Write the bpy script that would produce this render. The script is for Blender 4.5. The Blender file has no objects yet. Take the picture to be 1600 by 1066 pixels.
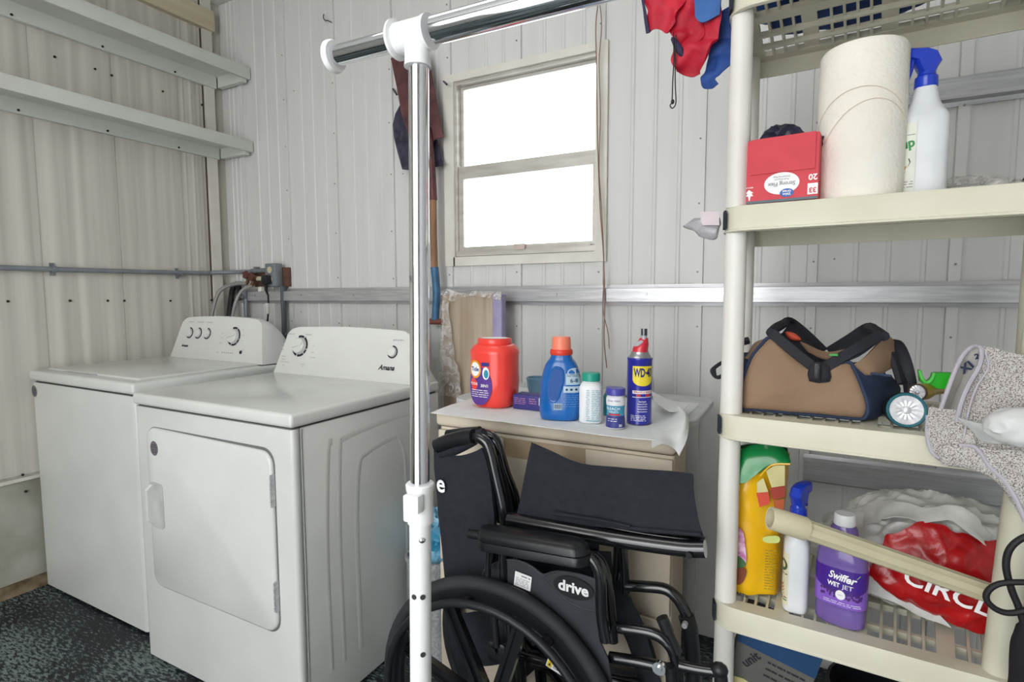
import bpy, bmesh, math, random
from mathutils import Vector as V, Matrix, noise
from math import sin, cos, pi, radians, atan2, sqrt
random.seed(4)
S = bpy.context.scene
COL = S.collection
# ---------------------------------------------------------------- camera
FPX, PIT, YAW, ROLL, EYE = 870.0, radians(4.68), radians(28.1), radians(0.15), 1.22
CAM = V((0, 0, EYE))
FW = V((-sin(YAW)*cos(PIT), cos(YAW)*cos(PIT), -sin(PIT)))
R0 = V((cos(YAW), sin(YAW), 0)); U0 = R0.cross(FW)
RT = cos(ROLL)*R0 - sin(ROLL)*U0; UP = sin(ROLL)*R0 + cos(ROLL)*U0
cd = bpy.data.cameras.new('camera'); cam = bpy.data.objects.new('camera', cd); COL.objects.link(cam)
cd.sensor_width = 36; cd.lens = FPX/1600*36; cd.clip_start = .02
mx = Matrix((RT, UP, -FW)).transposed().to_4x4(); mx.translation = CAM
cam.matrix_world = mx
S.camera = cam
# ---------------------------------------------------------------- world, lights, exposure
S.view_settings.view_transform = 'Standard'; S.view_settings.look = 'None'
S.view_settings.gamma = 1; S.view_settings.use_curve_mapping = False
S.view_settings.exposure = 0.0
S.cycles.use_denoising = True
S.cycles.max_bounces = 8; S.cycles.transparent_max_bounces = 12
S.cycles.sample_clamp_indirect = 6
w = bpy.data.worlds.new('overcast_sky'); S.world = w; w.use_nodes = True
wb = w.node_tree.nodes['Background']; wb.inputs[0].default_value = (.965, .985, 1, 1); wb.inputs[1].default_value = 4.4
def area(name, loc, target, sx, sy, power, col=(1, 1, 1), spread=180):
    l = bpy.data.lights.new(name, 'AREA'); l.shape = 'RECTANGLE'; l.size = sx; l.size_y = sy
    l.energy = power; l.color = col; l.spread = radians(spread)
    o = bpy.data.objects.new(name, l); COL.objects.link(o); o.location = loc
    o.rotation_euler = (V(target)-V(loc)).to_track_quat('-Z', 'Y').to_euler()
    return o
area('doorway_daylight', (-.85, -1.52, 1.8), (-.85, 2, 1.1), 1.7, 1.35, 21, (1, .985, .96))
area('ceiling_bounce_fill', (-.9, .75, 2.66), (-.9, .8, 0), .9, .5, 4.5, (1, .98, .95))  # added fill for soft light bounced off the ceiling, no lamp there

# ---------------------------------------------------------------- pixel rays (u, v in the 1600 x 1066 photograph)
def ray(u, v): return FW + RT*((u-800)/FPX) - UP*((v-533)/FPX)
def oy(u, v, y): d = ray(u, v); return CAM + d*(y/d.y)
def ox(u, v, x): d = ray(u, v); return CAM + d*(x/d.x)
def oz(u, v, z): d = ray(u, v); return CAM + d*((z-EYE)/d.z)

# ---------------------------------------------------------------- materials
def lin(c):
    if isinstance(c, str): c = [int(c[i:i+2], 16) for i in (0, 2, 4)]
    return tuple(((x/255)/12.92 if x/255 <= .04045 else ((x/255+.055)/1.055)**2.4) for x in c) + (1,)
MATS = {}
def mat(name, col, rough=.5, metal=0, col2=None, scale=20, stretch=(1, 1, 1), bump=0, bscale=60, contrast=(.35, .65), spec=.5, coat=0, trans=0, alpha=1, sss=0, detail=4, bstretch=None, ior=1.45):
    if name in MATS: return MATS[name]
    m = bpy.data.materials.new(name); m.use_nodes = True; nt = m.node_tree; b = nt.nodes['Principled BSDF']
    b.inputs['Base Color'].default_value = lin(col); b.inputs['Roughness'].default_value = rough
    b.inputs['Metallic'].default_value = metal; b.inputs['Specular IOR Level'].default_value = spec
    b.inputs['Coat Weight'].default_value = coat; b.inputs['Transmission Weight'].default_value = trans
    b.inputs['Alpha'].default_value = alpha; b.inputs['IOR'].default_value = ior
    tc = nt.nodes.new('ShaderNodeTexCoord')
    def nz(sc, st, det=detail):
        mp = nt.nodes.new('ShaderNodeMapping'); mp.inputs['Scale'].default_value = st
        n = nt.nodes.new('ShaderNodeTexNoise'); n.inputs['Scale'].default_value = sc; n.inputs['Detail'].default_value = det
        nt.links.new(tc.outputs['Object'], mp.inputs[0]); nt.links.new(mp.outputs[0], n.inputs['Vector']); return n
    if col2 is None:
        c = [max(0, x*0.93) for x in ([int(col[i:i+2], 16) for i in (0, 2, 4)] if isinstance(col, str) else col)]
        col2 = c
    n = nz(scale, stretch); r = nt.nodes.new('ShaderNodeValToRGB')
    r.color_ramp.elements[0].position = contrast[0]; r.color_ramp.elements[1].position = contrast[1]
    r.color_ramp.elements[0].color = lin(col2); r.color_ramp.elements[1].color = lin(col)
    nt.links.new(n.outputs['Fac'], r.inputs[0]); nt.links.new(r.outputs[0], b.inputs['Base Color'])
    if bump:
        n2 = nz(bscale, bstretch or stretch); bp = nt.nodes.new('ShaderNodeBump'); bp.inputs['Strength'].default_value = bump
        bp.inputs['Distance'].default_value = .002
        nt.links.new(n2.outputs['Fac'], bp.inputs['Height']); nt.links.new(bp.outputs[0], b.inputs['Normal'])
    MATS[name] = m; return m

# ---------------------------------------------------------------- mesh helpers (all in world coordinates)
def BM(): return bmesh.new()
def smoothmesh(me, ang=38):
    for p in me.polygons: p.use_smooth = True
    try: me.set_sharp_from_angle(angle=radians(ang))
    except Exception: pass
def rootloc(p):
    l = V((0, 0, 0))
    while p is not None: l += p.location; p = p.parent
    return l
def obj(name, bm, m, parent=None, label=None, kind=None, loc=None, ang=38, recalc=True):
    if recalc: bmesh.ops.recalc_face_normals(bm, faces=bm.faces)
    off = rootloc(parent) if parent is not None else V(loc or (0, 0, 0))
    bmesh.ops.translate(bm, verts=bm.verts, vec=-off)
    me = bpy.data.meshes.new(name); bm.to_mesh(me); bm.free(); smoothmesh(me, ang)
    me.materials.append(m)
    o = bpy.data.objects.new(name, me); COL.objects.link(o)
    if parent is not None: o.parent = parent
    elif loc is not None: o.location = loc
    if label: o['label'] = label
    if kind is None and name in ('lettering', 'label_print', 'logo', 'dial_marking', 'vent_rib', 'adjustment_hole', 'corner_opening', 'warning_print', 'stitch_line', 'label_emblem', 'seam', 'sling_seam'): kind = 'stuff'
    if kind: o['kind'] = kind
    return o
def thing(name, label, cat, loc, group=None):
    o = bpy.data.objects.new(name, None); COL.objects.link(o); o.location = loc; o.empty_display_size = .05
    o['label'] = label; o['category'] = cat
    if group: o['group'] = group
    return o
def tag(o, label, cat, group=None):
    o['label'] = label; o['category'] = cat
    if group: o['group'] = group
    return o
def struct(name, bm, m, parent=None, loc=None, ang=38):
    o = obj(name, bm, m, parent, loc=loc, ang=ang)
    if parent is None: o['kind'] = 'structure'
    return o
def box(bm, x0, x1, y0, y1, z0, z1, M=None):
    r = bmesh.ops.create_cube(bm, size=1)['verts']
    for v in r:
        v.co = V(((x0+x1)/2+v.co.x*(x1-x0), (y0+y1)/2+v.co.y*(y1-y0), (z0+z1)/2+v.co.z*(z1-z0)))
        if M: v.co = M @ v.co
    return r
def rbox(bm, x0, x1, y0, y1, z0, z1, r=.005, seg=2, M=None, axis=None):
    b = bmesh.new(); bmesh.ops.create_cube(b, size=1)
    for v in b.verts: v.co = V(((x0+x1)/2+v.co.x*(x1-x0), (y0+y1)/2+v.co.y*(y1-y0), (z0+z1)/2+v.co.z*(z1-z0)))
    es = b.edges[:]
    if axis is not None: es = [e for e in b.edges if abs((e.verts[0].co-e.verts[1].co).normalized()[axis]) > .9]
    bmesh.ops.bevel(b, geom=es, offset=r, segments=seg, affect='EDGES', profile=.5, clamp_overlap=True)
    merge(bm, b, M)
def merge(bm, b, M=None):
    mp = {}
    for v in b.verts: mp[v] = bm.verts.new((M @ v.co) if M else v.co)
    for f in b.faces:
        try: bm.faces.new([mp[v] for v in f.verts])
        except ValueError: pass
    b.free()
def loft(bm, rings, cap0=True, cap1=True, closed=True):
    vs = [[bm.verts.new(p) for p in r] for r in rings]
    for a, b in zip(vs, vs[1:]):
        n = len(a)
        for i in range(n if closed else n-1):
            j = (i+1) % n
            try: bm.faces.new((a[i], a[j], b[j], b[i]))
            except ValueError: pass
    if closed and cap0: bm.faces.new(list(reversed(vs[0])))
    if closed and cap1: bm.faces.new(vs[-1])
    return vs
def catmull(pts, k=5, closed=False):
    P = [V(p) for p in pts]; out = []
    n = len(P)
    rng = range(n if closed else n-1)
    for i in rng:
        p0 = P[(i-1) % n] if closed or i > 0 else 2*P[0]-P[1]
        p1 = P[i]; p2 = P[(i+1) % n]
        p3 = P[(i+2) % n] if closed or i+2 < n else 2*P[-1]-P[-2]
        for q in range(k):
            t = q/k
            out.append(.5*((2*p1)+(p2-p0)*t+(2*p0-5*p1+4*p2-p3)*t*t+(3*p1-p0-3*p2+p3)*t**3))
    if not closed: out.append(P[-1])
    return out
def tube(bm, pts, r, n=10, k=0, closed=False, caps=True, flat=1.0):
    P = catmull(pts, k, closed) if k else [V(p) for p in pts]
    m = len(P); rings = []
    T0 = (P[1]-P[0]).normalized()
    a = T0.orthogonal().normalized()
    for i, p in enumerate(P):
        if closed: t = (P[(i+1) % m]-P[i-1]).normalized()
        else: t = ((P[min(i+1, m-1)]-P[max(i-1, 0)])).normalized()
        a = (a - t*a.dot(t)).normalized(); b = t.cross(a)
        rr = r if not isinstance(r, (list, tuple)) else r[0]+(r[1]-r[0])*i/(m-1)
        rings.append([p+a*cos(2*pi*j/n)*rr+b*sin(2*pi*j/n)*rr*flat for j in range(n)])
    if closed: rings.append(rings[0]); loft(bm, rings, False, False); bmesh.ops.remove_doubles(bm, verts=bm.verts, dist=1e-6)
    else: loft(bm, rings, caps, caps)
def ring(cx, cy, z, rx, ry=None, p=2, n=28, rot=0):
    ry = rx if ry is None else ry; out = []
    for i in range(n):
        a = 2*pi*i/n; c, s = cos(a), sin(a)
        x = rx*math.copysign(abs(c)**(2/p), c); y = ry*math.copysign(abs(s)**(2/p), s)
        out.append(V((cx+x*cos(rot)-y*sin(rot), cy+x*sin(rot)+y*cos(rot), z)))
    return out
def lathe(bm, x, y, z0, prof, n=28, sy=1, p=2, rot=0, cap0=True, cap1=True):
    loft(bm, [ring(x, y, z0+h, max(r, 1e-4), max(r, 1e-4)*sy, p, n, rot) for h, r in prof], cap0, cap1)
def cyl(bm, a, b, r, n=14, r2=None): tube(bm, [a, b], r if r2 is None else [r, r2], n)
def prism(bm, poly, d):
    """poly: world points of a flat outline, d: thickness vector"""
    d = V(d); loft(bm, [[V(p) for p in poly], [V(p)+d for p in poly]])
def patch(bm, ctrl, k=5, th=.003, wob=0, freq=30, seed=0):
    """smooth sheet through a grid of control points, with thickness"""
    rows = [catmull(r, k) for r in ctrl]
    cols = [catmull([r[j] for r in rows], k) for j in range(len(rows[0]))]
    n, m = len(cols), len(cols[0])
    G = [[cols[i][j] for i in range(n)] for j in range(m)]
    if wob:
        for r in G:
            for i, p in enumerate(r): r[i] = p+noise.noise_vector(p*freq+V((seed, 0, 0)))*wob
    def nrm(j, i):
        a = G[min(j+1, m-1)][i]-G[max(j-1, 0)][i]; b = G[j][min(i+1, n-1)]-G[j][max(i-1, 0)]
        c = a.cross(b); return c.normalized() if c.length > 1e-9 else V((0, -1, 0))
    top = [[bm.verts.new(G[j][i]) for i in range(n)] for j in range(m)]
    bot = [[bm.verts.new(G[j][i]+nrm(j, i)*th) for i in range(n)] for j in range(m)]
    for j in range(m-1):
        for i in range(n-1):
            bm.faces.new((top[j][i], top[j][i+1], top[j+1][i+1], top[j+1][i]))
            bm.faces.new((bot[j+1][i], bot[j+1][i+1], bot[j][i+1], bot[j][i]))
    for j in range(m-1):
        bm.faces.new((top[j+1][0], bot[j+1][0], bot[j][0], top[j][0])); bm.faces.new((top[j][-1], bot[j][-1], bot[j+1][-1], top[j+1][-1]))
    for i in range(n-1):
        bm.faces.new((top[0][i], bot[0][i], bot[0][i+1], top[0][i+1])); bm.faces.new((top[-1][i+1], bot[-1][i+1], bot[-1][i], top[-1][i]))
def pillow(bm, outline, bulge, back, k=4, steps=6, wob=0, freq=25, seed=0):
    """closed outline inflated towards `bulge` and flattened towards `back` (vectors)"""
    O = catmull(outline, k, True) if k else [V(p) for p in outline]
    c = sum(O, V((0, 0, 0)))/len(O); bulge = V(bulge); back = V(back); rings = []
    for i in range(steps, 0, -1):
        a = i/steps*pi/2; rings.append([c+(p-c)*max(cos(a), .02)+back*sin(a) for p in O])
    rings.append(O)
    for i in range(1, steps+1):
        a = i/steps*pi/2; rings.append([c+(p-c)*max(cos(a), .02)+bulge*sin(a) for p in O])
    if wob: rings = [[p+noise.noise_vector(p*freq+V((seed, 0, 0)))*wob for p in r] for r in rings]
    loft(bm, rings)
def crumple(bm, c, s, amp=.2, freq=3, sub=4, seed=0, zmin=None):
    b = bmesh.new(); bmesh.ops.create_icosphere(b, subdivisions=sub, radius=1)
    for v in b.verts:
        d = v.co.normalized(); q = d*freq+V((seed*7.3, seed*3.1, 0))
        h = 1+amp*(1-2*abs(noise.noise(q)))+amp*.5*(1-2*abs(noise.noise(q*2.3)))
        v.co = V((c[0]+d.x*s[0]*h, c[1]+d.y*s[1]*h, c[2]+d.z*s[2]*h))
        if zmin is not None and v.co.z < zmin: v.co.z = zmin+.0005
    merge(bm, b)
_tc = {}
def textmesh(s, bold=0, shear=0, res=3):
    key = (s, bold, shear)
    if key not in _tc:
        c = bpy.data.curves.new('t', 'FONT'); c.body = s; c.size = 1; c.align_x = 'CENTER'; c.align_y = 'CENTER'
        c.resolution_u = res; c.offset = bold; c.shear = shear
        o = bpy.data.objects.new('t', c); me = bpy.data.meshes.new_from_object(o)
        _tc[key] = ([tuple(v.co) for v in me.vertices], [tuple(p.vertices) for p in me.polygons])
        bpy.data.objects.remove(o); bpy.data.meshes.remove(me); bpy.data.curves.remove(c)
    return _tc[key]
def text(bm, s, size, fn, bold=0, shear=0, sx=1, rot=0, cx=0, cy=0, width=None):
    vs, fs = textmesh(s, bold, shear)
    if not vs: return
    if width:
        wd = max(v[0] for v in vs)-min(v[0] for v in vs); sx = width/(wd*size)
    out = []
    for v in vs:
        x, y = v[0]*size*sx, v[1]*size
        if rot: x, y = x*cos(rot)-y*sin(rot), x*sin(rot)+y*cos(rot)
        out.append(bm.verts.new(fn(cx+x, cy+y)))
    for f in fs:
        try: bm.faces.new([out[i] for i in f])
        except ValueError: pass
def plane_fn(o, xa, ya, off=0):
    o = V(o); xa = V(xa).normalized(); ya = V(ya).normalized(); n = xa.cross(ya).normalized()
    return lambda x, y, d=0: o+xa*x+ya*y+n*(off+d)
def cyl_fn(cx, cy, z, r, a0, ry=None):
    """x along the arc from angle a0 (radians), y up"""
    def f(x, y, d=0):
        a = a0+x/r; rx = r+.0004+d; r2 = (ry or r)+.0004+d
        return V((cx+rx*cos(a), cy+r2*sin(a), z+y))
    return f
def gridprint(bm, fn, x0, x1, y0, y1, nx=8, ny=1, d=0):
    fn = F3(fn)
    g = [[bm.verts.new(fn(x0+(x1-x0)*i/nx, y0+(y1-y0)*j/ny, d)) for i in range(nx+1)] for j in range(ny+1)]
    for j in range(ny):
        for i in range(nx): bm.faces.new((g[j][i], g[j][i+1], g[j+1][i+1], g[j+1][i]))
def F3(fn):
    def g(x, y, d=0):
        try: return fn(x, y, d)
        except TypeError: return fn(x, y)
    return g
def discprint(bm, fn, x, y, rx, ry, n=24, inner=0, a0=0, a1=2*pi, d=0):
    full = abs(a1-a0-2*pi) < 1e-6; fn = F3(fn)
    A = [a0+(a1-a0)*i/n for i in range(n if full else n+1)]
    o = [bm.verts.new(fn(x+rx*cos(a), y+ry*sin(a), d)) for a in A]
    if inner:
        q = [bm.verts.new(fn(x+rx*inner*cos(a), y+ry*inner*sin(a), d)) for a in A]
        for i in range(len(A) if full else len(A)-1):
            j = (i+1) % len(A); bm.faces.new((o[i], o[j], q[j], q[i]))
    else:
        c = bm.verts.new(fn(x, y, d))
        for i in range(len(A) if full else len(A)-1):
            j = (i+1) % len(A); bm.faces.new((o[i], o[j], c))
def polyprint(bm, fn, pts, d=0):
    fn = F3(fn); bm.faces.new([bm.verts.new(fn(x, y, d)) for x, y in pts])
def lines_print(bm, fn, x0, x1, ys, h=.001, nx=4, seed=1, d=.0001):
    rnd = random.Random(seed)
    for y in ys:
        x = x0
        while x < x1-.002:
            wd = min(rnd.uniform(.004, .014), x1-x); gridprint(bm, fn, x, x+wd, y, y+h, 2, 1, d); x += wd+rnd.uniform(.001, .003)
def facing(x, y): return atan2(-y, -x)
def copytree(root, loc, label=None, group=None):
    r = root.copy(); COL.objects.link(r); r.location = loc
    if label: r['label'] = label
    if group: r['group'] = group
    def rec(src, dst):
        for ch in list(src.children):
            c = ch.copy(); COL.objects.link(c); c.parent = dst; rec(ch, c)
    rec(root, r); return r

# ---------------------------------------------------------------- palette
M_siding = mat('painted_steel_siding', 'd5d5d3', .42, col2='cfcfcd', scale=3, stretch=(6, 6, .5), bump=.06, bscale=90)
M_siding_l = mat('yellowed_siding', 'cfccc3', .5, col2='b3afa6', scale=3.2, stretch=(1, 6, .12), bump=.12, bscale=90, contrast=(.3, .62), detail=6)
M_lower = mat('grimy_lower_panel', 'adada2', .6, col2='8b8a7c', scale=5, bump=.2)
M_trim = mat('cream_trim_paint', 'dddbd3', .5, col2='d3d0c6', scale=8)
M_galv = mat('galvanised_steel', 'c9c9cb', .34, .55, col2='b3b4b7', scale=30, stretch=(.3, 1, 4), bump=.1)
M_alu = mat('window_aluminium', 'd2cfc8', .35, .35, col2='bcb8b0', scale=18, stretch=(.3, 1, 2))
M_white_shelf = mat('white_shelf_paint', 'd3d6d0', .55, col2='cbcdc7', scale=6, bump=.1)
M_rust = mat('rusty_sill_plate', '8f8068', .8, col2='5b4a36', scale=14, bump=.4)
M_screw = mat('dark_screw', '2c2523', .6, .3)
M_app = mat('white_appliance_enamel', 'd8dad7', .2, col2='d2d4d1', scale=5, spec=.5, coat=.3)
M_app2 = mat('white_console_plastic', 'dcddda', .38, col2='d7d8d5', scale=5)
M_seam = mat('shadow_gap', '3a3a3a', .8)
M_print = mat('dark_print', '23222c', .6)
M_grey_print = mat('grey_print', '8d8d93', .7)
M_stick = mat('grey_badge', '7e7a80', .5, col2='5d5a62', scale=200)
M_chrome = mat('polished_chrome', 'eef0f4', .06, 1, col2='e6e8ee', scale=2)
M_rackw = mat('white_rack_plastic', 'f0f1f2', .35, col2='eceded')
M_shelfp = mat('cream_shelf_plastic', 'd3d0be', .5, col2='ccc9b5', scale=10, bump=.08)
M_post = mat('ivory_post_plastic', 'e0deda', .45, col2='dcd9d2', scale=8)
M_black = mat('black_plastic', '1d1e22', .42, col2='18191c')
M_blacktube = mat('gloss_black_tube', '16171a', .2, col2='121316', spec=.7, coat=.4)
M_tyre = mat('grey_black_rubber', '2c2d30', .7, col2='26272a', bump=.2)
M_nylon = mat('black_nylon_fabric', '22252d', .85, col2='1c1f27', scale=60, bump=.5, bscale=900)
M_vinyl = mat('black_vinyl_pad', '1b1c1f', .32, col2='17181b', bump=.15, bscale=300)
M_whitep = mat('white_print', 'f2f2f2', .5, col2='ededed')
M_beige = mat('beige_cabinet_plastic', 'd6cbb8', .5, col2='cfc3b0', scale=8, bump=.05)
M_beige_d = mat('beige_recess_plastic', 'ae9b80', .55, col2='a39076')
M_paper = mat('white_paper_towel', 'e9ebea', .85, col2='e2e4e3', bump=.25, bscale=200)
M_black_hole = mat('opening_shade_dark', '1c2230', .8)
# ================================================================ STRUCTURE
XL, YB, XR, YF, ZC = -2.83, 2.0, 1.25, -1.6, 2.76
def floormat():
    m = bpy.data.materials.new('worn_speckled_floor'); m.use_nodes = True; nt = m.node_tree; b = nt.nodes['Principled BSDF']
    tc = nt.nodes.new('ShaderNodeTexCoord'); mp = nt.nodes.new('ShaderNodeMapping'); mp.inputs['Rotation'].default_value = (0, 0, radians(62)); mp.inputs['Scale'].default_value = (1, 3.4, 1)
    n = nt.nodes.new('ShaderNodeTexNoise'); n.inputs['Scale'].default_value = 38; n.inputs['Detail'].default_value = 8; n.inputs['Roughness'].default_value = .68
    n2 = nt.nodes.new('ShaderNodeTexNoise'); n2.inputs['Scale'].default_value = 2.2; n2.inputs['Detail'].default_value = 2
    ad = nt.nodes.new('ShaderNodeMath'); ad.operation = 'MULTIPLY_ADD'; ad.inputs[1].default_value = .42
    r = nt.nodes.new('ShaderNodeValToRGB'); e = r.color_ramp.elements
    e[0].position = .71; e[0].color = lin('0d1118'); e[1].position = .79; e[1].color = lin('707d7a')
    q = e.new(.73); q.color = lin('2c3840')
    L = nt.links; L.new(tc.outputs['Object'], mp.inputs[0]); L.new(mp.outputs[0], n.inputs['Vector']); L.new(tc.outputs['Object'], n2.inputs['Vector'])
    L.new(n2.outputs['Fac'], ad.inputs[0]); L.new(n.outputs['Fac'], ad.inputs[2]); L.new(ad.outputs[0], r.inputs[0]); L.new(r.outputs[0], b.inputs['Base Color'])
    b.inputs['Roughness'].default_value = .55
    bp = nt.nodes.new('ShaderNodeBump'); bp.inputs['Strength'].default_value = .4; bp.inputs['Distance'].default_value = .002
    L.new(n.outputs['Fac'], bp.inputs['Height']); L.new(bp.outputs[0], b.inputs['Normal']); return m
b = BM(); box(b, XL-.1, XR+.1, YF-.1, YB+.1, -.06, 0); struct('floor', b, floormat())
b = BM(); box(b, XL-.1, XR+.1, YF-.1, YB+.1, ZC, ZC+.05); struct('ceiling', b, mat('white_roof_sheet', 'd8d8d4', .6))
# back wall with the window hole
WX0, WX1, WZ0, WZ1 = -1.345, -.70, 1.385, 2.10
b = BM()
box(b, XL-.1, WX0, YB+.006, YB+.05, 0, ZC); box(b, WX1, XR+.1, YB+.006, YB+.05, 0, ZC)
box(b, WX0, WX1, YB+.006, YB+.05, 0, WZ0); box(b, WX0, WX1, YB+.006, YB+.05, WZ1, ZC)
wall_back = struct('wall_back', b, M_siding)
def siding(x0, x1, z0, z1, parent, m, ribs=True):
    W = x1-x0; bm = BM(); y = YB
    pr = [(0, 0)]
    if ribs: pr = [(0, .0), (.0015, .011), (.029, .011), (.0305, 0)]
    for f in (.37, .60, .84):
        c = f*W; pr += [(c-.008, 0), (c-.004, .0035), (c+.004, .0035), (c+.008, 0)]
    pr += [(W-.0004, 0)]
    poly = [(x0+a, y-d) for a, d in pr]+[(x1-.0004, y+.006), (x0, y+.006)]
    prism(bm, [(a, c, z0) for a, c in poly], (0, 0, z1-z0))
    return struct('panel', bm, m, parent, ang=20)
E_ = [-2.99, -2.66, -2.33, -2.0, -1.659, -1.348, -1.02, -.68, -.3255, .017, .373, .72, 1.07, 1.28]
for a, c in zip(E_, E_[1:]):
    x0, x1 = max(a-.03, XL), c-.03
    if -1.4 < x0 < -.75:
        siding(x0, x1, .01, 1.36, wall_back, M_siding); siding(x0, x1, 2.118, ZC, wall_back, M_siding)
    else: siding(x0, x1, .01, ZC, wall_back, M_siding, ribs=a > -2.9)
# rows of screws on the back wall
b = BM()
def screw_y(bm, x, z, y=YB, r=.004): cyl(bm, (x, y-.003, z), (x, y+.001, z), r, 6)
rnd = random.Random(3)
for e in E_[2:-1]:
    for z in (.3, .85, 1.1, 1.31, 1.52, 1.75, 1.98, 2.2, 2.4):
        if -1.37 < e < -.7 and 1.34 < z < 2.13: continue
        screw_y(b, e-.015+rnd.uniform(-.004, .004), z+rnd.uniform(-.015, .015), YB-.011, .0032)
        if rnd.random() < .25: screw_y(b, e+.045, z+rnd.uniform(-.04, .04), YB, .003)
struct('screw_head', b, mat('weathered_screw', '8f8c88', .6, .2), wall_back)['kind'] = 'stuff'
# left wall
b = BM(); box(b, XL-.06, XL-.012, YF-.1, YB+.1, 0, ZC); wall_left = struct('wall_left', b, M_siding_l)
y = YF
k = 0
while y < 1.86:
    y1 = min(y+.305, 1.884); pr = []; n = 30
    for i in range(n+1):
        t = i/n; yy = y+(y1-.0012-y)*t; q = t*3 % 1
        d = .0032*(max(0, cos((q-.5)*2*pi)))**2 + .0012*sin(7*yy+k)
        if t > .992: d = -.0012
        pr.append((XL+d, yy))
    pr += [(XL-.012, y1-.0012), (XL-.012, y)]
    bm = BM(); prism(bm, [(a, c, .49) for a, c in pr], (0, 0, ZC-.49)); struct('panel', bm, M_siding_l, wall_left, ang=30); y = y1; k += 1
for (a, c) in ((YF, .55), (.552, 1.9)):
    bm = BM(); box(bm, XL-.012, XL-.004, a, c, .02, .462); struct('panel', bm, M_lower, wall_left)
bm = BM(); box(bm, XL-.012, XL+.004, YF, 1.884, .464, .478); struct('ledge', bm, M_trim, wall_left)
b = BM()
def screw_x(bm, y, z, x=XL, r=.006): cyl(bm, (x-.001, y, z), (x+.004, y, z), r, 7)
for u, v in ((12, 471), (109, 470), (168, 470), (194, 470), (266, 470), (330, 469), (85, 89), (148, 108), (174, 118), (254, 143), (315, 164), (35, 742), (40, 768)):
    p = ox(u, v, XL); screw_x(b, p.y, p.z, XL+.001, .0052)
struct('screw_head', b, M_screw, wall_left)['kind'] = 'stuff'
b = BM(); box(b, XL-.004, XL+.012, YF, 1.9, 0, .05); struct('baseboard_left', b, M_rust)
b = BM(); box(b, XL-.012, XL+.012, 1.894, 1.944, 0, ZC); struct('trim_1', b, M_trim)
b = BM(); box(b, XL-.012, XL-.004, 1.884, 1.894, 0, ZC); struct('trim_2', b, mat('dark_brown_gap', '51443a', .9))  # dark brown strip filling the gap at the panel edge
b = BM(); box(b, XL, XL+.03, YF, 1.95, 2.60, 2.70); struct('trim_3', b, mat('bare_timber_plate', 'cfc7ae', .7, col2='b9ae90', scale=6, stretch=(1, .2, 3)))
# right and front walls, door opening behind the camera
b = BM(); box(b, XR, XR+.05, YF-.1, YB+.1, 0, ZC); struct('wall_right', b, M_siding)
b = BM(); box(b, XL-.1, -1.45, YF-.05, YF, 0, ZC); box(b, .35, XR+.1, YF-.05, YF, 0, ZC); box(b, -1.45, .35, YF-.05, YF, 2.45, ZC); struct('wall_front', b, M_siding)
# girts
def girt(name, x0, x1, z0, z1, m):
    bm = BM(); y0 = YB-.042
    pr = [(YB-.012, z0-.012), (YB-.014, z0), (y0, z0+.002), (y0, z1-.002), (YB-.014, z1), (YB-.012, z1+.012)]
    loft(bm, [[V((x, a, c)) for a, c in pr] for x in (x0, x1)])
    o = struct(name, bm, m, ang=20)
    bs = BM()
    x = x0+.18
    while x < x1: cyl(bs, (x, y0-.004, (z0+z1)/2+.004), (x, y0, (z0+z1)/2+.004), .0055, 8); x += .345
    struct('screw_head', bs, M_galv, o)['kind'] = 'stuff'
girt('trim_4', -2.76, XR, 1.195, 1.246, M_galv)
girt('trim_5', .05, XR, 1.752, 1.808, M_galv)
girt('trim_6', .0, XR, .634, .70, M_galv)
# ---------------------------------------------------------------- window
b = BM(); fy0, fy1 = YB-.016, YB+.05
box(b, -1.382, WX0+.012, fy0, fy0+.012, 1.345, 2.13); box(b, WX1-.012, -.668, fy0, fy0+.012, 1.345, 2.13)
box(b, WX0+.012, WX1-.012, fy0, fy0+.012, 2.10, 2.13); box(b, -1.34, WX1-.012, fy0, fy0+.012, 1.345, 1.382)
win = struct('window_1', b, M_trim)
b = BM()
box(b, WX0, WX0+.022, YB-.004, fy1, WZ0, WZ1); box(b, WX1-.014, WX1, YB-.004, fy1, WZ0, WZ1)
box(b, WX0+.022, WX1-.014, YB-.004, fy1, WZ1-.012, WZ1); box(b, WX0+.022, WX1-.014, YB-.006, fy1, WZ0, WZ0+.022)
box(b, WX0+.022, WX1-.014, YB-.003, YB+.004, 1.395, 1.399)
struct('window_frame', b, M_alu, win)
def sash(name, z0, z1, y, wb, wt, ws):
    bm = BM(); a, c = WX0+.023, WX1-.015
    box(bm, a, a+ws, y, y+.014, z0, z1); box(bm, c-ws*.6, c, y, y+.014, z0, z1)
    box(bm, a+ws, c-ws*.6, y, y+.014, z0, z0+wb); box(bm, a+ws, c-ws*.6, y, y+.014, z1-wt, z1)
    return struct(name, bm, M_alu, win)
s1 = sash('sash', 1.755, 2.087, YB+.026, .008, .012, .012)
s2 = sash('sash', 1.408, 1.757, YB+.004, .016, .052, .022)
def glassmat():
    m = bpy.data.materials.new('window_glass'); m.use_nodes = True; nt = m.node_tree; nt.nodes.clear()
    o = nt.nodes.new('ShaderNodeOutputMaterial'); mixn = nt.nodes.new('ShaderNodeMixShader'); t = nt.nodes.new('ShaderNodeBsdfTransparent'); g = nt.nodes.new('ShaderNodeBsdfGlossy')
    f = nt.nodes.new('ShaderNodeFresnel'); f.inputs[0].default_value = 1.45; g.inputs['Roughness'].default_value = .05
    t.inputs[0].default_value = (.96, .98, .98, 1)
    nt.links.new(f.outputs[0], mixn.inputs[0]); nt.links.new(t.outputs[0], mixn.inputs[1]); nt.links.new(g.outputs[0], mixn.inputs[2]); nt.links.new(mixn.outputs[0], o.inputs[0]); return m
MG = glassmat()
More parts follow.
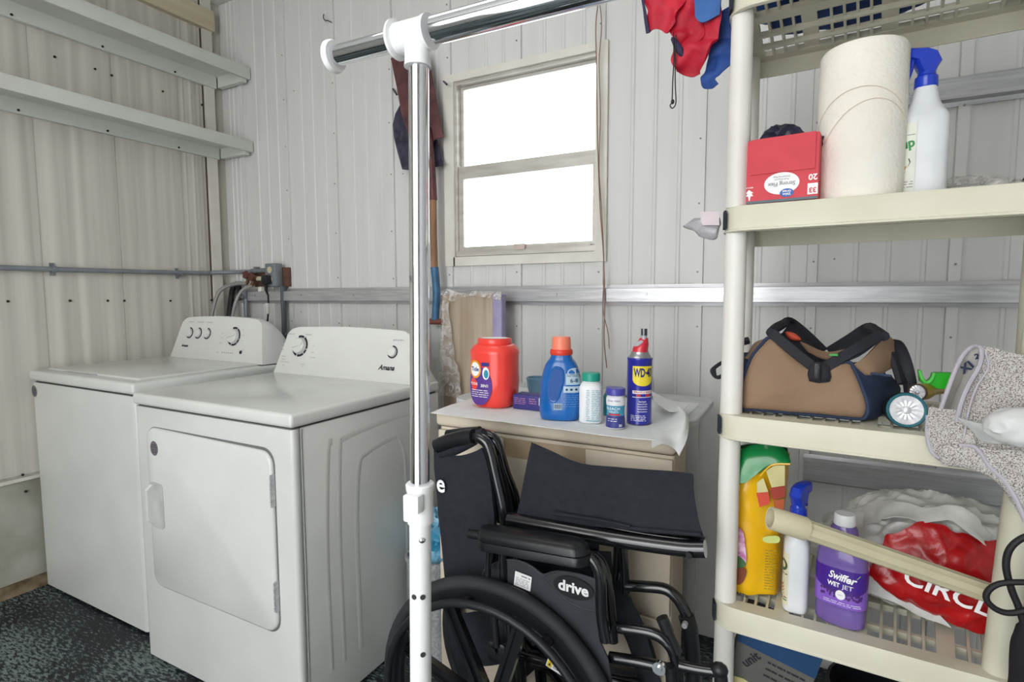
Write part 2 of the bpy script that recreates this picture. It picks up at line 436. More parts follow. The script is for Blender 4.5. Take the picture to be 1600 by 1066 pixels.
b = BM(); box(b, WX0+.034, WX1-.021, YB+.031, YB+.034, 1.762, 2.077); obj('pane', b, MG, s1)
b = BM(); box(b, WX0+.044, WX1-.027, YB+.009, YB+.012, 1.423, 1.706); obj('pane', b, MG, s2)
b = BM(); rbox(b, -1.055, -1.005, YB-.012, YB+.002, 1.402, 1.425, .003); obj('latch', b, mat('pink_grey_latch', 'c9b9b0', .5), win)
b = BM(); cyl(b, (-.735, YB-.004, 1.413), (-.735, YB-.008, 1.413), .006, 10); box(b, -.735, -.70, YB-.006, YB-.003, 1.411, 1.415); obj('latch', b, M_alu, win)

# ---------------------------------------------------------------- wall shelves at left
def wall_shelf(label, ztop, zf0, zb0):
    t = thing('wall_shelf', label, 'shelf', (XL, 2.0, ztop))
    x1 = -2.592; ya, yb = -.3, 1.985
    b = BM(); box(b, XL+.006, x1-.016, ya, yb, ztop-.018, ztop); obj('board', b, M_white_shelf, t)
    b = BM(); rbox(b, x1-.016, x1, ya, yb+.008, zf0, ztop+.002, .002); obj('fascia', b, M_white_shelf, t)
    b = BM(); box(b, XL+.006, XL+.024, ya, 1.95, zb0, ztop-.018); obj('cleat', b, M_white_shelf, t)
    b = BM(); box(b, XL+.026, x1-.017, yb-.03, yb-.004, zb0+.006, ztop-.018); obj('end_cleat', b, M_white_shelf, t)
    b = BM()
    y = 1.09
    while y < 1.95: screw_x(b, y, zb0+.012, XL+.024, .005); y += .32
    o = obj('screw_head', b, M_screw, t); o['kind'] = 'stuff'
wall_shelf('long white painted wall shelf, the upper of the two', 2.393, 2.335, 2.312)
wall_shelf('long white painted wall shelf, the lower of the two', 2.023, 1.968, 1.948)

# ---------------------------------------------------------------- conduit and wiring
M_cond = mat('grey_conduit', '8e949b', .5, .3, col2='7e848b', scale=12)
t = thing('electrical_conduit', 'grey metal conduit pipe along the left wall with strap clamps', 'pipe', (XL+.02, 1.0, 1.335))
b = BM(); tube(b, [(XL+.022, -.9, 1.333), (XL+.022, 1.0, 1.334), (XL+.022, 1.78, 1.340), (XL+.03, 1.88, 1.345), (XL+.09, 1.945, 1.348), (-2.64, YB-.04, 1.35), (-2.42, YB-.04, 1.352)], .0105, 10, 4); obj('pipe', b, M_cond, t)
for u in (84, 279):
    p = ox(u, 424, XL+.02); b = BM(); tube(b, [(XL+.022, p.y-.008, 1.335), (XL+.022, p.y+.008, 1.335)], .0135, 10)
    box(b, XL-.001, XL+.008, p.y-.007, p.y+.007, 1.308, 1.362)
    cyl(b, (XL+.008, p.y, 1.316), (XL+.012, p.y, 1.316), .005, 7); cyl(b, (XL+.008, p.y, 1.356), (XL+.012, p.y, 1.356), .005, 7); obj('clamp', b, M_cond, t)
b = BM(); tube(b, [(-2.60, YB-.04, 1.35), (-2.585, YB-.04, 1.35)], .0135, 10); box(b, -2.60, -2.585, YB-.03, YB, 1.325, 1.375); obj('clamp', b, M_cond, t)
M_bw = mat('brown_wood_block', '6d4c3d', .7, col2='4c3430', scale=9, stretch=(.3, 1, 4))
b = BM(); rbox(b, -2.60, -2.335, YB-.028, YB-.011, 1.268, 1.365, .003); tag(obj('mounting_board', b, M_bw, loc=(-2.45, YB-.01, 1.27)), 'brown wooden block on back wall behind the washer taps', 'board')
t = thing('outlet_box', 'grey metal outlet box with two round sockets above the washer', 'outlet', (-2.41, YB-.03, 1.27))
b = BM(); rbox(b, -2.452, -2.375, YB-.075, YB-.03, 1.268, 1.385, .004); obj('body', b, M_cond, t)
b = BM(); lathe(b, 0, 0, 0, [(0, .0165), (.003, .0165)], 18)
for v in b.verts: v.co = V((v.co.x-2.415, YB-.075-v.co.z, v.co.y+1.352))
obj('socket', b, mat('cream_socket', 'cfc4a2', .5), t)
b = BM(); lathe(b, 0, 0, 0, [(0, .0165), (.003, .0165)], 18)
for v in b.verts: v.co = V((v.co.x-2.415, YB-.075-v.co.z, v.co.y+1.305))
obj('socket', b, mat('cream_socket', 'cfc4a2', .5), t)
t = thing('power_cord', 'black plug and cord hanging from the grey outlet box', 'cord', (-2.415, YB-.08, 1.3))
b = BM(); rbox(b, -2.437, -2.398, YB-.115, YB-.079, 1.278, 1.325, .008); tube(b, [(-2.417, YB-.1, 1.285), (-2.417, YB-.1, 1.25), (-2.415, YB-.09, 1.22)], [.010, .004], 8); obj('plug', b, M_black, t)
b = BM(); tube(b, [(-2.416, YB-.09, 1.23), (-2.417, YB-.09, 1.16), (-2.42, YB-.1, 1.08), (-2.43, YB-.12, 1.0), (-2.45, YB-.14, .9)], .0045, 8, 5); obj('cord', b, M_black, t)
b = BM(); rbox(b, -2.43, -2.412, YB-.1, YB-.085, 1.13, 1.185, .003); obj('cord_tag', b, mat('white_cord_tag', 'dcdcd8', .6), t)
b = BM(); tube(b, [(-2.372, YB-.035, 1.27), (-2.372, YB-.035, .75)], .013, 8); tag(obj('riser_pipe', b, mat('dark_grey_riser', '5b6169', .5, .3), loc=(-2.372, YB-.03, .75)), 'dark grey vertical riser pipe under the outlet box', 'pipe')
M_brass = mat('aged_brass', '8b6a52', .45, .7); M_hose = mat('grey_braided_hose', 'a3a3a0', .5, .3, col2='858583', scale=300)
def tap(label, x, z):
    t = thing('tap', label, 'tap', (x, YB-.03, z), 'washer taps')
    b = BM(); cyl(b, (x, YB-.03, z), (x, YB-.085, z), .011, 10); cyl(b, (x, YB-.075, z), (x-.02, YB-.075, z-.04), .009, 10); obj('valve_body', b, M_brass, t)
    b = BM(); pts = [V((x+.021*cos(a)*(1+.12*cos(5*a)), YB-.098, z+.004+.021*sin(a)*(1+.12*cos(5*a)))) for a in [2*pi*i/30 for i in range(30)]]
    prism(b, pts, (0, .007, 0)); obj('handwheel', b, mat('red_brown_handwheel', '6e453e', .5, .4), t)
tap('brown handwheel tap above washer, beside the pipe clamp', -2.575, 1.325); tap('brown handwheel tap above washer, beside the outlet box', -2.535, 1.315)
b = BM(); cyl(b, (-2.53, YB-.06, 1.31), (-2.465, YB-.06, 1.31), .012, 10); tag(obj('pipe_label_sleeve', b, mat('cream_pipe_sleeve', 'c8c4ac', .6), loc=(-2.5, YB-.06, 1.31)), 'short cream pipe sleeve between the taps and outlet box', 'pipe')
b = BM(); rbox(b, -2.52, -2.49, YB-.07, YB-.043, 1.243, 1.268, .003); tag(obj('white_bung', b, mat('white_pipe_cap', 'dedcd2', .6), loc=(-2.505, YB-.043, 1.243)), 'small white plug on the rail under the taps', 'plug')
b = BM(); tube(b, [(-2.595, YB-.075, 1.285), (-2.67, YB-.09, 1.285), (-2.735, YB-.13, 1.25), (-2.755, YB-.16, 1.16), (-2.75, YB-.18, 1.05), (-2.73, YB-.19, .95)], .0105, 8, 6)
tag(obj('supply_hose', b, M_hose, loc=(-2.6, YB-.075, 1.285)), 'grey braided water hose curving down nearest the corner', 'hose')
b = BM(); tube(b, [(-2.552, YB-.075, 1.275), (-2.60, YB-.10, 1.25), (-2.628, YB-.12, 1.19), (-2.622, YB-.15, 1.1), (-2.60, YB-.18, 1.0), (-2.6, YB-.19, .93)], .0085, 8, 6)
tag(obj('supply_hose', b, M_hose, loc=(-2.55, YB-.075, 1.275)), 'thin grey water hose hanging below the handwheel taps', 'hose')
b = BM(); tube(b, [(-2.70, YB-.13, .95), (-2.715, YB-.1, 1.1), (-2.735, YB-.07, 1.2), (-2.745, YB-.05, 1.26), (-2.725, YB-.04, 1.285), (-2.70, YB-.045, 1.255), (-2.69, YB-.05, 1.2)], .0155, 10, 6)
tag(obj('drain_hose', b, M_black, loc=(-2.7, YB-.13, .95)), 'black ribbed drain hose hooked behind the washer', 'hose')
for (x, lab) in ((-2.66, 'grey pipe bracket beside the black drain hose'),):
    b = BM(); cyl(b, (-2.675, YB-.045, 1.215), (-2.64, YB-.045, 1.215), .013, 10); cyl(b, (-2.65, YB-.045, 1.25), (-2.65, YB-.045, .9), .011, 10); tag(obj('standpipe', b, M_cond, loc=(-2.67, YB-.05, .9)), lab, 'pipe')

# ================================================================ WASHER and DRYER
def console(t, x0, x1, yf, yb, z0, h, slope=.05):
    """sloped control panel with arched ends; returns print function on its face"""
    b = BM()
    nx = []
    W = x1-x0; r = .07; inx = .042
    out = [(0, 0), (inx*.75, h*.55)]
    for i in range(0, 8): a = pi-i/7*pi/2; out.append((inx+r+r*cos(a)*1.0, h-.052+.045*sin(a)))
    out += [(W*.3, h-.003), (W*.5, h), (W*.7, h-.003)]
    for i in range(0, 8): a = pi/2-i/7*pi/2; out.append((W-inx-r+r*cos(a), h-.052+.045*sin(a)))
    out += [(W-inx*.75, h*.55), (W, 0)]
    D = yb-yf; rings = []
    for k in range(0, 13):
        a = k/12*pi/2*.97; g = cos(a); tt = sin(a)
        if k == 0: e = 0
        ring_ = []
        for (x, hh) in out:
            yfr = yf+slope*hh/h
            edge = .006 if k == 0 else 0
            cx = W/2
            ring_.append(V((x0+cx+(x-cx)*(1 if k else .992), yfr+tt*(yb-yfr)+(.0 if k else -.004), z0+max(0, hh*g*(1 if k else .99)))))
        rings.append(ring_)
    loft(b, rings)
    obj('control_console', b, M_app2, t, ang=30)
    ya = V((0, slope/h, 1)).normalized()
    o = V(((x0+x1)/2, yf-.0045, z0))
    return plane_fn(o, (1, 0, 0), ya, .0006), ya
def dial(t, fn, x, y, r, ring_=True, segs=True, ridge=True, name='dial'):
    n = 28; b = BM(); k = []
    for d, rr in ((0, r*.96), (r*.38, r*.9), (r*.46, r*.8)): k.append([fn(x+rr*cos(2*pi*i/n), y+rr*sin(2*pi*i/n), d) for i in range(n)])
    loft(b, k)
    if ridge:
        a = radians(15); q = []
        for d in (r*.4, r*.62):
            q.append([fn(x+px*cos(a)-py*sin(a), y+px*sin(a)+py*cos(a), d) for px, py in ((-r*.8, -r*.13), (r*.8, -r*.13), (r*.8, r*.13), (-r*.8, r*.13))])
        loft(b, q)
    o = obj(name, b, M_app2, t)
    b = BM()
    if segs:
        for a0, a1 in ((-15, 60), (66, 112), (-100, -50), (-160, -108), (-45, -20)): discprint(b, fn, x, y, r*1.28, r*1.28, 10, .80, radians(a0), radians(a1))
    else: discprint(b, fn, x, y, r*1.28, r*1.28, 16, .80, radians(-150), radians(95))
    obj('dial_marking', b, M_print, o)
def tinytext(b, fn, lst):
    for s, x, y, sz in lst: text(b, s, sz, fn, cx=x, cy=y)

# ---- dryer
DX0, DX1, DY0, DY1 = -1.942, -1.195, 1.006, 1.668
t = thing('clothes_dryer', 'white front-loading clothes dryer with square side-hinged door', 'dryer', ((DX0+DX1)/2, (DY0+DY1)/2, 0))
b = BM(); rbox(b, DX0+.004, DX1-.005, DY0+.0302, DY1, .012, .864, .004, 2); obj('cabinet', b, M_app, t)
b = BM(); rbox(b, DX0+.002, DX1-.004, DY0+.0, DY0+.03, .012, .864, .013, 4, axis=2); obj('front_panel', b, M_app, t)
b = BM(); rbox(b, DX0, DX1, DY0-.006, DY1, .869, .908, .011, 4); obj('top_panel', b, M_app, t)
b = BM(); box(b, DX0+.01, DX1-.012, DY0+.01, DY1-.01, .860, .872); obj('seam', b, M_seam, t)
b = BM(); box(b, DX1-.006, DX1-.0042, DY0+.031, DY0+.0335, .02, .862); obj('side_seam', b, mat('soft_seam_grey', '8c8c8a', .7), t)
b = BM()
for k in range(4):
    yy = 1.36+.03*k; tube(b, [(-1.70+.05*k, yy+.10, .9085), (-1.27, yy+.06, .9085)], .0022, 6, flat=1)
for v in b.verts: v.co.z = .908+(v.co.z-.9085)*.25
obj('vent_rib', b, M_app, t)
def roundpoly(x0, x1, z0, z1, r, k=6):
    P = []
    for cx, cz, a0 in ((x1-r, z1-r, 0), (x0+r, z1-r, 90), (x0+r, z0+r, 180), (x1-r, z0+r, 270)):
        for i in range(k+1): a = radians(a0+90*i/k); P.append((cx+r*cos(a), cz+r*sin(a)))
    return P
def doorpanel(b, poly, y0, y1, ch=.006):
    c = (sum(p[0] for p in poly)/len(poly), sum(p[1] for p in poly)/len(poly))
    def sc(e): return [(p[0]-e*(1 if p[0] > c[0] else -1), p[1]-e*(1 if p[1] > c[1] else -1)) for p in poly]
    R = [[V((x, y1, z)) for x, z in poly], [V((x, y0+ch, z)) for x, z in poly], [V((x, y0+ch*.35, z)) for x, z in sc(ch*.35)], [V((x, y0, z)) for x, z in sc(ch)]]
    loft(b, R)
dp = roundpoly(-1.868, -1.276, .278, .800, .042)
dp = [(x, z+(x+1.57)*(.0 if z < .5 else -.012)) for x, z in dp]
b = BM(); g = roundpoly(-1.873, -1.271, .273, .805, .045); loft(b, [[V((x, DY0+.001, z)) for x, z in g], [V((x, DY0-.0012, z)) for x, z in g]]); obj('door_gap', b, mat('door_shadow_line', '6d716f', .7), t)
b = BM(); doorpanel(b, dp, DY0-.010, DY0+.002, .006); door = obj('door', b, M_app, t)
b = BM(); hx, hz = -1.822, .552
g = roundpoly(hx-.036, hx+.036, hz-.075, hz+.075, .018, 4); g2 = roundpoly(hx-.022, hx+.026, hz-.06, hz+.06, .02, 4); g3 = roundpoly(hx-.006, hx+.024, hz-.05, hz+.05, .012, 4)
loft(b, [[V((x, DY0-.0095, z)) for x, z in g], [V((x, DY0-.013, z)) for x, z in g], [V((x, DY0-.0135, z)) for x, z in g2], [V((x, DY0-.0105, z)) for x, z in g3]]); obj('door_handle', b, mat('shaded_recess_enamel', 'bfc1bf', .35), door)  # enamel darkened in colour so the handle recess reads as shaded
b = BM(); pr = [V((hx-.030, DY0-.0125, hz+.066)), V((hx-.030, DY0-.03, hz+.05)), V((hx-.030, DY0-.03, hz-.05)), V((hx-.030, DY0-.0125, hz-.066))]; prism(b, pr, (.013, 0, 0)); obj('door_handle', b, M_app, door)
for z0, z1 in ((.645, .735), (.345, .432)):
    b = BM(); box(b, -1.2775, -1.2715, DY0-.0135, DY0-.002, z0, z1)
    for q in range(5): cyl(b, (-1.2745, DY0-.0135, z0+(z1-z0)*(q+.5)/5-.006), (-1.2745, DY0-.0135, z0+(z1-z0)*(q+.5)/5+.006), .0035, 8)
    obj('hinge', b, M_galv, door)
fnd = plane_fn((-1.823, DY0-.0103, .738), (1, 0, 0), (0, 0, 1))
b = BM(); discprint(b, fnd, 0, 0, .021, .024, 28); bd = obj('badge', b, M_stick, door)
b = BM(); tinytext(b, lambda x, y: fnd(x, y, .0004), [('10 YEAR', 0, .011, .0075), ('LIMITED', 0, .003, .0075), ('PARTS', 0, -.005, .0075), ('WARRANTY', 0, -.013, .006)]); obj('lettering', b, M_print, bd)
# pressed ribs on the side
M_rib = M_app
def sideloop(pts, r=.010):
    b = BM(); tube(b, pts, r, 8, 8)
    for v in b.verts: v.co.x = DX1-.0052+(v.co.x-(DX1-.005))*.11
    obj('pressed_rib', b, M_rib, t)
X = DX1-.005
sideloop([(X, 1.12, .12), (X, 1.115, .5), (X, 1.13, .78), (X, 1.145, .80)], .009)
sideloop([(X, 1.17, .12), (X, 1.165, .5), (X, 1.175, .77), (X, 1.20, .80), (X, 1.36, .815), (X, 1.5, .82)], .009)
sideloop([(X, 1.24, .12), (X, 1.235, .5), (X, 1.25, .70), (X, 1.29, .735), (X, 1.37, .75), (X, 1.43, .755)], .011)
sideloop([(X, 1.44, .75), (X, 1.47, .66), (X, 1.475, .4), (X, 1.475, .12)], .009)
fn, ya = console(t, -1.938, -1.20, 1.545, 1.665, .905, .198)
H_ = .19
dial(t, fn, -.238, .118, .034)
dial(t, fn, .240, .115, .0185, segs=False, ridge=False, name='push_button')
b = BM(); text(b, 'Amana', .026, fn, bold=.03, shear=.35, cx=.222, cy=.056); obj('logo', b, M_print, t)
b = BM()
tinytext(b, fn, [('AUTOMATIC DRY', -.305, .165, .0075), ('TIMED DRY', -.2, .165, .0075), ('Regular', -.33, .13, .006), ('Delicate', -.335, .115, .006), ('Energy', -.335, .10, .006), ('More Dry', -.32, .072, .006), ('Less Dry', -.32, .06, .006), ('Normal  Heavy Duty', -.31, .05, .006), ('Off', -.315, .035, .006), ('Cool Down', -.155, .075, .006), ('Damp', -.16, .095, .006), ('Wrinkle', -.205, .045, .006), ('Off', -.205, .036, .006), ('push to start', .26, .160, .0095), ('80', -.16, .12, .006), ('60', -.19, .14, .006)])
obj('lettering', b, M_grey_print, t)
# ---- washer
a_ = -1.2
WA0, WA1, WB0, WB1 = -2.812, -2.052, 1.064, 1.79
t = thing('washing_machine', 'white top-loading washing machine beside the left wall', 'washer', ((WA0+WA1)/2, (WB0+WB1)/2, 0))
b = BM(); rbox(b, WA0+.003, WA1-.004, WB0+.004, WB1, .012, .872, .02, 5, axis=2); obj('cabinet', b, M_app, t)
b = BM(); box(b, WA0+.02, WA1-.02, WB0+.015, WB1-.02, .868, .882); obj('seam', b, M_seam, t)
b = BM(); rbox(b, WA0, WA1, WB0-.004, WB1, .878, .920, .013, 4); obj('top_panel', b, M_app, t)
b = BM(); rbox(b, WA0+.05, WA1-.05, WB0+.045, 1.60, .918, .928, .006, 3); lid = obj('lid', b, M_app, t)
b = BM(); rbox(b, -2.60, -2.38, WB0+.042, WB0+.062, .919, .9255, .002, 2); obj('lid_grip', b, mat('grip_shadow_grey', 'a9acab', .6), lid)
for x, z0 in ((WA1-.05, 0), (WA0+.06, 0)):
    b = BM(); cyl(b, (x, WB0+.05, 0), (x, WB0+.05, .014), .02, 12); obj('foot', b, M_black, t)
fnw = plane_fn((-2.786, WB0+.0035, .835), (1, 0, 0), (0, 0, 1), .0006)
b = BM(); discprint(b, fnw, 0, 0, .021, .024, 28); bd = obj('badge', b, M_stick, t)
b = BM(); tinytext(b, lambda x, y: fnw(x, y, .0004), [('10 YEAR', 0, .011, .0075), ('LIMITED', 0, .003, .0075), ('PARTS', 0, -.005, .0075), ('WARRANTY', 0, -.013, .006)]); obj('lettering', b, M_print, bd)
fn, ya = console(t, -2.745, -2.07, 1.60, 1.785, .924, .205)
for k, x in enumerate((-.215, -.148, -.08)): dial(t, fn, x, .125, .021, segs=False, ridge=False)
dial(t, fn, .115, .118, .034)
b = BM(); discprint(b, fn, .18, .048, .0095, .0085, 16); obj('button', b, M_print, t)
b = BM()
for k in range(6): gridprint(b, fn, .05+.014*k, .056+.014*k, .040, .043, 1, 1)
text(b, 'Amana', .018, fn, bold=.03, shear=.35, cx=-.235, cy=.062); obj('logo', b, M_print, t)
b = BM()
tinytext(b, fn, [('LOAD SIZE', -.215, .178, .0075), ('WATER TEMP', -.145, .178, .0075), ('EXTRA RINSE', -.075, .178, .0075), ('Hot', -.06, .135, .006), ('Warm', -.052, .12, .006), ('Normal', .035, .13, .006), ('Casual', .03, .11, .006), ('Delicate', .03, .085, .006), ('Heavy', .17, .15, .006), ('Bulky', .178, .125, .006), ('Rinse', .178, .10, .006), ('Status', .02, .0415, .007), ('Start', .19, .06, .006)])
obj('lettering', b, M_grey_print, t)
# ================================================================ CLOTHES RACK
t = thing('clothes_rack', 'chrome and white garment rack with pole, tee joint and top bar', 'clothes rack', (-.505, .645, 0))
RY = .645
top = V((-.489, RY, 1.60)); foot = V((-.514, RY, .0))
def pole_at(z): return foot+(top-foot)*(z/1.60)
b = BM(); tube(b, [pole_at(.92), pole_at(1.565)], .0142, 28); obj('upper_pole', b, M_chrome, t)
b = BM(); tube(b, [pole_at(.06), pole_at(.90)], .0162, 28); lp = obj('lower_pole', b, M_rackw, t)
b = BM()
for z, a in ((.775, -88), (.685, -40), (.775, -40)):
    p = pole_at(z)+V((cos(radians(a)), sin(radians(a)), 0))*.0157; q = p+V((cos(radians(a)), sin(radians(a)), 0))*.001; cyl(b, p, q, .0042, 10)
obj('adjustment_hole', b, M_seam, lp)
b = BM(); p = pole_at(.862)+V((cos(radians(-42)), sin(radians(-42)), 0))*.013; crumple(b, p, (.0058, .0058, .0058), 0, 1, 2); obj('spring_button', b, M_chrome, lp)
b = BM(); P0 = pole_at(.936); 
lathe(b, P0.x, P0.y, .884, [(0, .0172), (.0, .0192), (.046, .0192), (.050, .0205), (.058, .0212), (.060, .0196), (.060, .0150)], 28)
rbox(b, P0.x-.006, P0.x+.017, P0.y-.028, P0.y-.012, .908, .934, .0022); rbox(b, P0.x-.024, P0.x-.014, P0.y-.012, P0.y+.006, .884, .925, .003)
obj('height_collar', b, M_rackw, t)
bd_ = V((cos(radians(1.0)), sin(radians(1.0)), -.002)).normalized(); TC = V((-.491, RY, 1.579))
b = BM(); tube(b, [TC+bd_*-.035, TC+bd_*-.152], .0146, 24); obj('end_bar', b, M_chrome, t)
b = BM(); tube(b, [TC+bd_*.03, TC+bd_*1.35], .0182, 28); obj('top_bar', b, M_chrome, t)
def alongring(prof, p0, d, n=28):
    d = V(d).normalized(); a = d.orthogonal().normalized(); c = d.cross(a)
    return [[p0+d*s+a*cos(2*pi*i/n)*r+c*sin(2*pi*i/n)*r for i in range(n)] for s, r in prof]
b = BM(); loft(b, alongring([(-.150, .014), (-.150, .0215), (-.153, .0238), (-.158, .0238), (-.160, .022), (-.1605, .004)], TC, bd_)); obj('end_cap', b, M_rackw, t)
b = BM(); loft(b, alongring([(-.040, .0138), (-.040, .0245), (-.037, .0272), (-.034, .0272), (-.032, .0212), (.012, .0212), (.017, .0228), (.022, .0232), (.022, .0184)], TC, bd_))
dn = (foot-top).normalized(); loft(b, alongring([(.0, .0165), (.015, .0178), (.036, .0178), (.043, .0188), (.043, .0145)], TC, dn))
obj('tee_joint', b, M_rackw, t)
b = BM(); tube(b, [(-.514, .30, .045), (-.514, .92, .045)], .0155, 16); obj('base_bar', b, M_rackw, t)
b = BM(); lathe(b, -.514, RY, .03, [(0, .021), (.06, .021), (.062, .017)], 20); obj('base_joint', b, M_rackw, t)
for y in (.33, .89):
    b = BM(); cyl(b, (-.525, y, .02), (-.503, y, .02), .02, 16); cyl(b, (-.514, y, .02), (-.514, y, .045), .006, 8); obj('caster', b, M_rackw, t)

# ================================================================ SHOVELS, HOOKS, TWINE
def pl(lst, y): return [oy(u, v, y) for u, v in lst]
M_spade = mat('rusty_brown_spade_steel', '74494a', .55, .3, col2='4b3034', scale=16, bump=.4, contrast=(.3, .7))
M_dspade = mat('dark_blued_shovel_steel', '4c4a5a', .5, .4, col2='343343', scale=40, bump=.3)
t = thing('spade', 'rusty brown spade hanging blade up beside the window', 'spade', oy(668, 505, 1.93))
b = BM(); y = 1.93
o = pl([(611, 91), (640, 84), (665, 80), (674, 110), (684, 165), (691, 208), (695, 214), (686, 216), (679, 219), (674, 232), (668, 232), (655, 228), (640, 215), (628, 180), (620, 135)], y)
c = sum(o, V((0, 0, 0)))/len(o)
loft(b, [[p for p in o], [p+V((0, -.002, 0)) for p in o], [c+(p-c)*.8+V((0, .003, 0)) for p in o]])
obj('blade', b, M_spade, t)
b = BM(); tube(b, pl([(668, 200), (672, 232), (675, 270), (677, 313)], y-.012), [.014, .0165], 12, 4); obj('socket', b, M_spade, t)
b = BM(); tube(b, pl([(676.5, 305), (677.5, 360), (679, 422)], y-.012), .0145, 12, 4); obj('shaft', b, mat('worn_wood_shaft', 'a8815f', .6, col2='7d5c43', scale=20, stretch=(1, 1, .2)), t)
b = BM(); tube(b, pl([(679, 418), (681, 440), (682, 462), (680, 500)], y-.014), [.017, .016], 12, 4); obj('grip_sleeve', b, mat('blue_sleeve', '3f6f97', .45, col2='2f5877', scale=30), t)
b = BM(); tube(b, pl([(664, 502), (693, 503)], y-.014), .013, 12); obj('handle', b, mat('brown_handle', '7b4c42', .5), t)
t = thing('shovel', 'dark rounded shovel hanging blade up behind the rusty spade', 'shovel', oy(660, 640, 1.965))
b = BM(); y = 1.955
o = pl([(626, 163), (618, 178), (614, 195), (616, 215), (622, 240), (629, 265), (640, 266), (655, 263), (672, 262), (693, 260), (688, 235), (682, 214), (675, 190), (650, 165)], y)
c = sum(o, V((0, 0, 0)))/len(o)
loft(b, [[p for p in o], [p+V((0, -.002, 0)) for p in o], [c+(p-c)*.8+V((0, .003, 0)) for p in o]]); obj('blade', b, M_dspade, t)
b = BM(); tube(b, pl([(656, 240), (656, 300), (658, 500), (660, 600)], 1.935), .013, 10); obj('shaft', b, M_dspade, t)
M_nail = mat('dark_nail', '4a4f55', .5, .6)
for k, (u, v, du, dv) in enumerate(((614, 139, 6, 9), (693, 127, 5, 5))):
    p = oy(u, v, YB-.011); q = oy(u+du, v+dv, YB-.05); b = BM(); cyl(b, p, q, .004, 8)
    tag(obj('nail', b, M_nail, loc=p), ('dark nail in the wall left of the hanging spade', 'dark nail in the wall right of the hanging spade, by window corner')[k], 'nail')
p = oy(693, 257, 1.94); b = BM(); cyl(b, oy(692, 252, 1.95), oy(692, 260, 1.92), .004, 8); 
tag(obj('nail', b, M_nail, loc=p), 'dark nail under the corner of the dark shovel blade', 'nail')
b = BM(); tube(b, pl([(506, 22), (505, 27), (508, 32), (512, 32), (518, 35)], YB-.015), .0022, 6, 5); tag(obj('wire_hook', b, M_nail, loc=oy(518, 35, YB-.011)), 'small bent wire hook high on the back wall', 'hook')
p = oy(935, 2, YB-.011); b = BM(); cyl(b, p, (p.x, YB-.06, p.z+.004), .003, 8)
tag(obj('nail', b, M_nail, loc=p), 'nail holding the brown twine above the window corner', 'nail')
M_tw = mat('brown_twine', '8c6f62', .9)
t = thing('hanging_twine', 'long brown twine hanging down over right window edge', 'twine', oy(933, 2, YB-.02))
b = BM(); tube(b, pl([(935, 2), (931, 40), (932, 100), (933, 180), (935, 260), (938, 330), (943, 400), (945, 470), (944, 530), (948, 575)], YB-.05), .0022, 6, 5); obj('strand', b, M_tw, t)
b = BM(); tube(b, pl([(935, 2), (938, 12), (940, 40), (938, 70), (936, 100), (938, 180), (936, 260), (940, 330), (944, 420), (942, 480), (950, 520), (952, 545)], YB-.046), .0018, 6, 5); obj('strand', b, M_tw, t)

# ================================================================ PLANK, TABLE, CABINET
M_board = mat('weathered_wood_board', 'b5a593', .7, col2='93826f', scale=7, stretch=(4, 1, .35), bump=.2, contrast=(.3, .7))
t = thing('wrapped_board', 'wooden board in torn clear plastic standing behind the cabinet', 'board', (-1.17, 1.86, 0))
b = BM(); rbox(b, -1.306, -1.072, 1.85, 1.88, 0, 1.226, .003); obj('board', b, M_board, t)
b = BM(); rbox(b, -1.071, -1.03, 1.846, 1.884, 0, 1.224, .004); obj('edge_strip', b, mat('lavender_edge_strip', '9c98b8', .6, col2='8e8aac'), t)
def filmmat():
    m = bpy.data.materials.new('clear_crinkled_film'); m.use_nodes = True; nt = m.node_tree; nt.nodes.clear()
    o = nt.nodes.new('ShaderNodeOutputMaterial'); mi = nt.nodes.new('ShaderNodeMixShader'); tr = nt.nodes.new('ShaderNodeBsdfTransparent'); g = nt.nodes.new('ShaderNodeBsdfPrincipled')
    g.inputs['Base Color'].default_value = lin('dad6d2'); g.inputs['Roughness'].default_value = .25
    tc = nt.nodes.new('ShaderNodeTexCoord'); n = nt.nodes.new('ShaderNodeTexNoise'); n.inputs['Scale'].default_value = 22; n.inputs['Distortion'].default_value = 2.0
    r = nt.nodes.new('ShaderNodeMapRange'); r.inputs['From Min'].default_value = .42; r.inputs['From Max'].default_value = .7; r.inputs['To Min'].default_value = .12; r.inputs['To Max'].default_value = .7
    L = nt.links; L.new(tc.outputs['Object'], n.inputs['Vector']); L.new(n.outputs['Fac'], r.inputs['Value']); L.new(r.outputs[0], mi.inputs[0]); L.new(tr.outputs[0], mi.inputs[1]); L.new(g.outputs[0], mi.inputs[2]); L.new(mi.outputs[0], o.inputs[0]); return m
M_film = filmmat()
b = BM()
patch(b, [pl([(688, 455), (700, 452), (720, 458), (745, 455), (784, 456)], 1.84), pl([(690, 462), (705, 470), (725, 465), (745, 463), (783, 470)], 1.83)], 4, .001, .004, 60)
patch(b, [pl([(690, 470), (696, 470), (701, 475)], 1.835), pl([(690, 520), (698, 530), (708, 540)], 1.83), pl([(688, 560), (700, 570), (716, 580)], 1.82), pl([(684, 600), (700, 612), (722, 620)], 1.82), pl([(688, 618), (704, 618), (730, 640)], 1.82)], 5, .001, .010, 30, 3)
obj('film', b, M_film, t)
pb_ = oy(672, 990, 1.47)
t = thing('laundry_basket', 'grey woven plastic basket between the dryer and the beige cabinet', 'basket', (pb_.x, 1.50, 0))
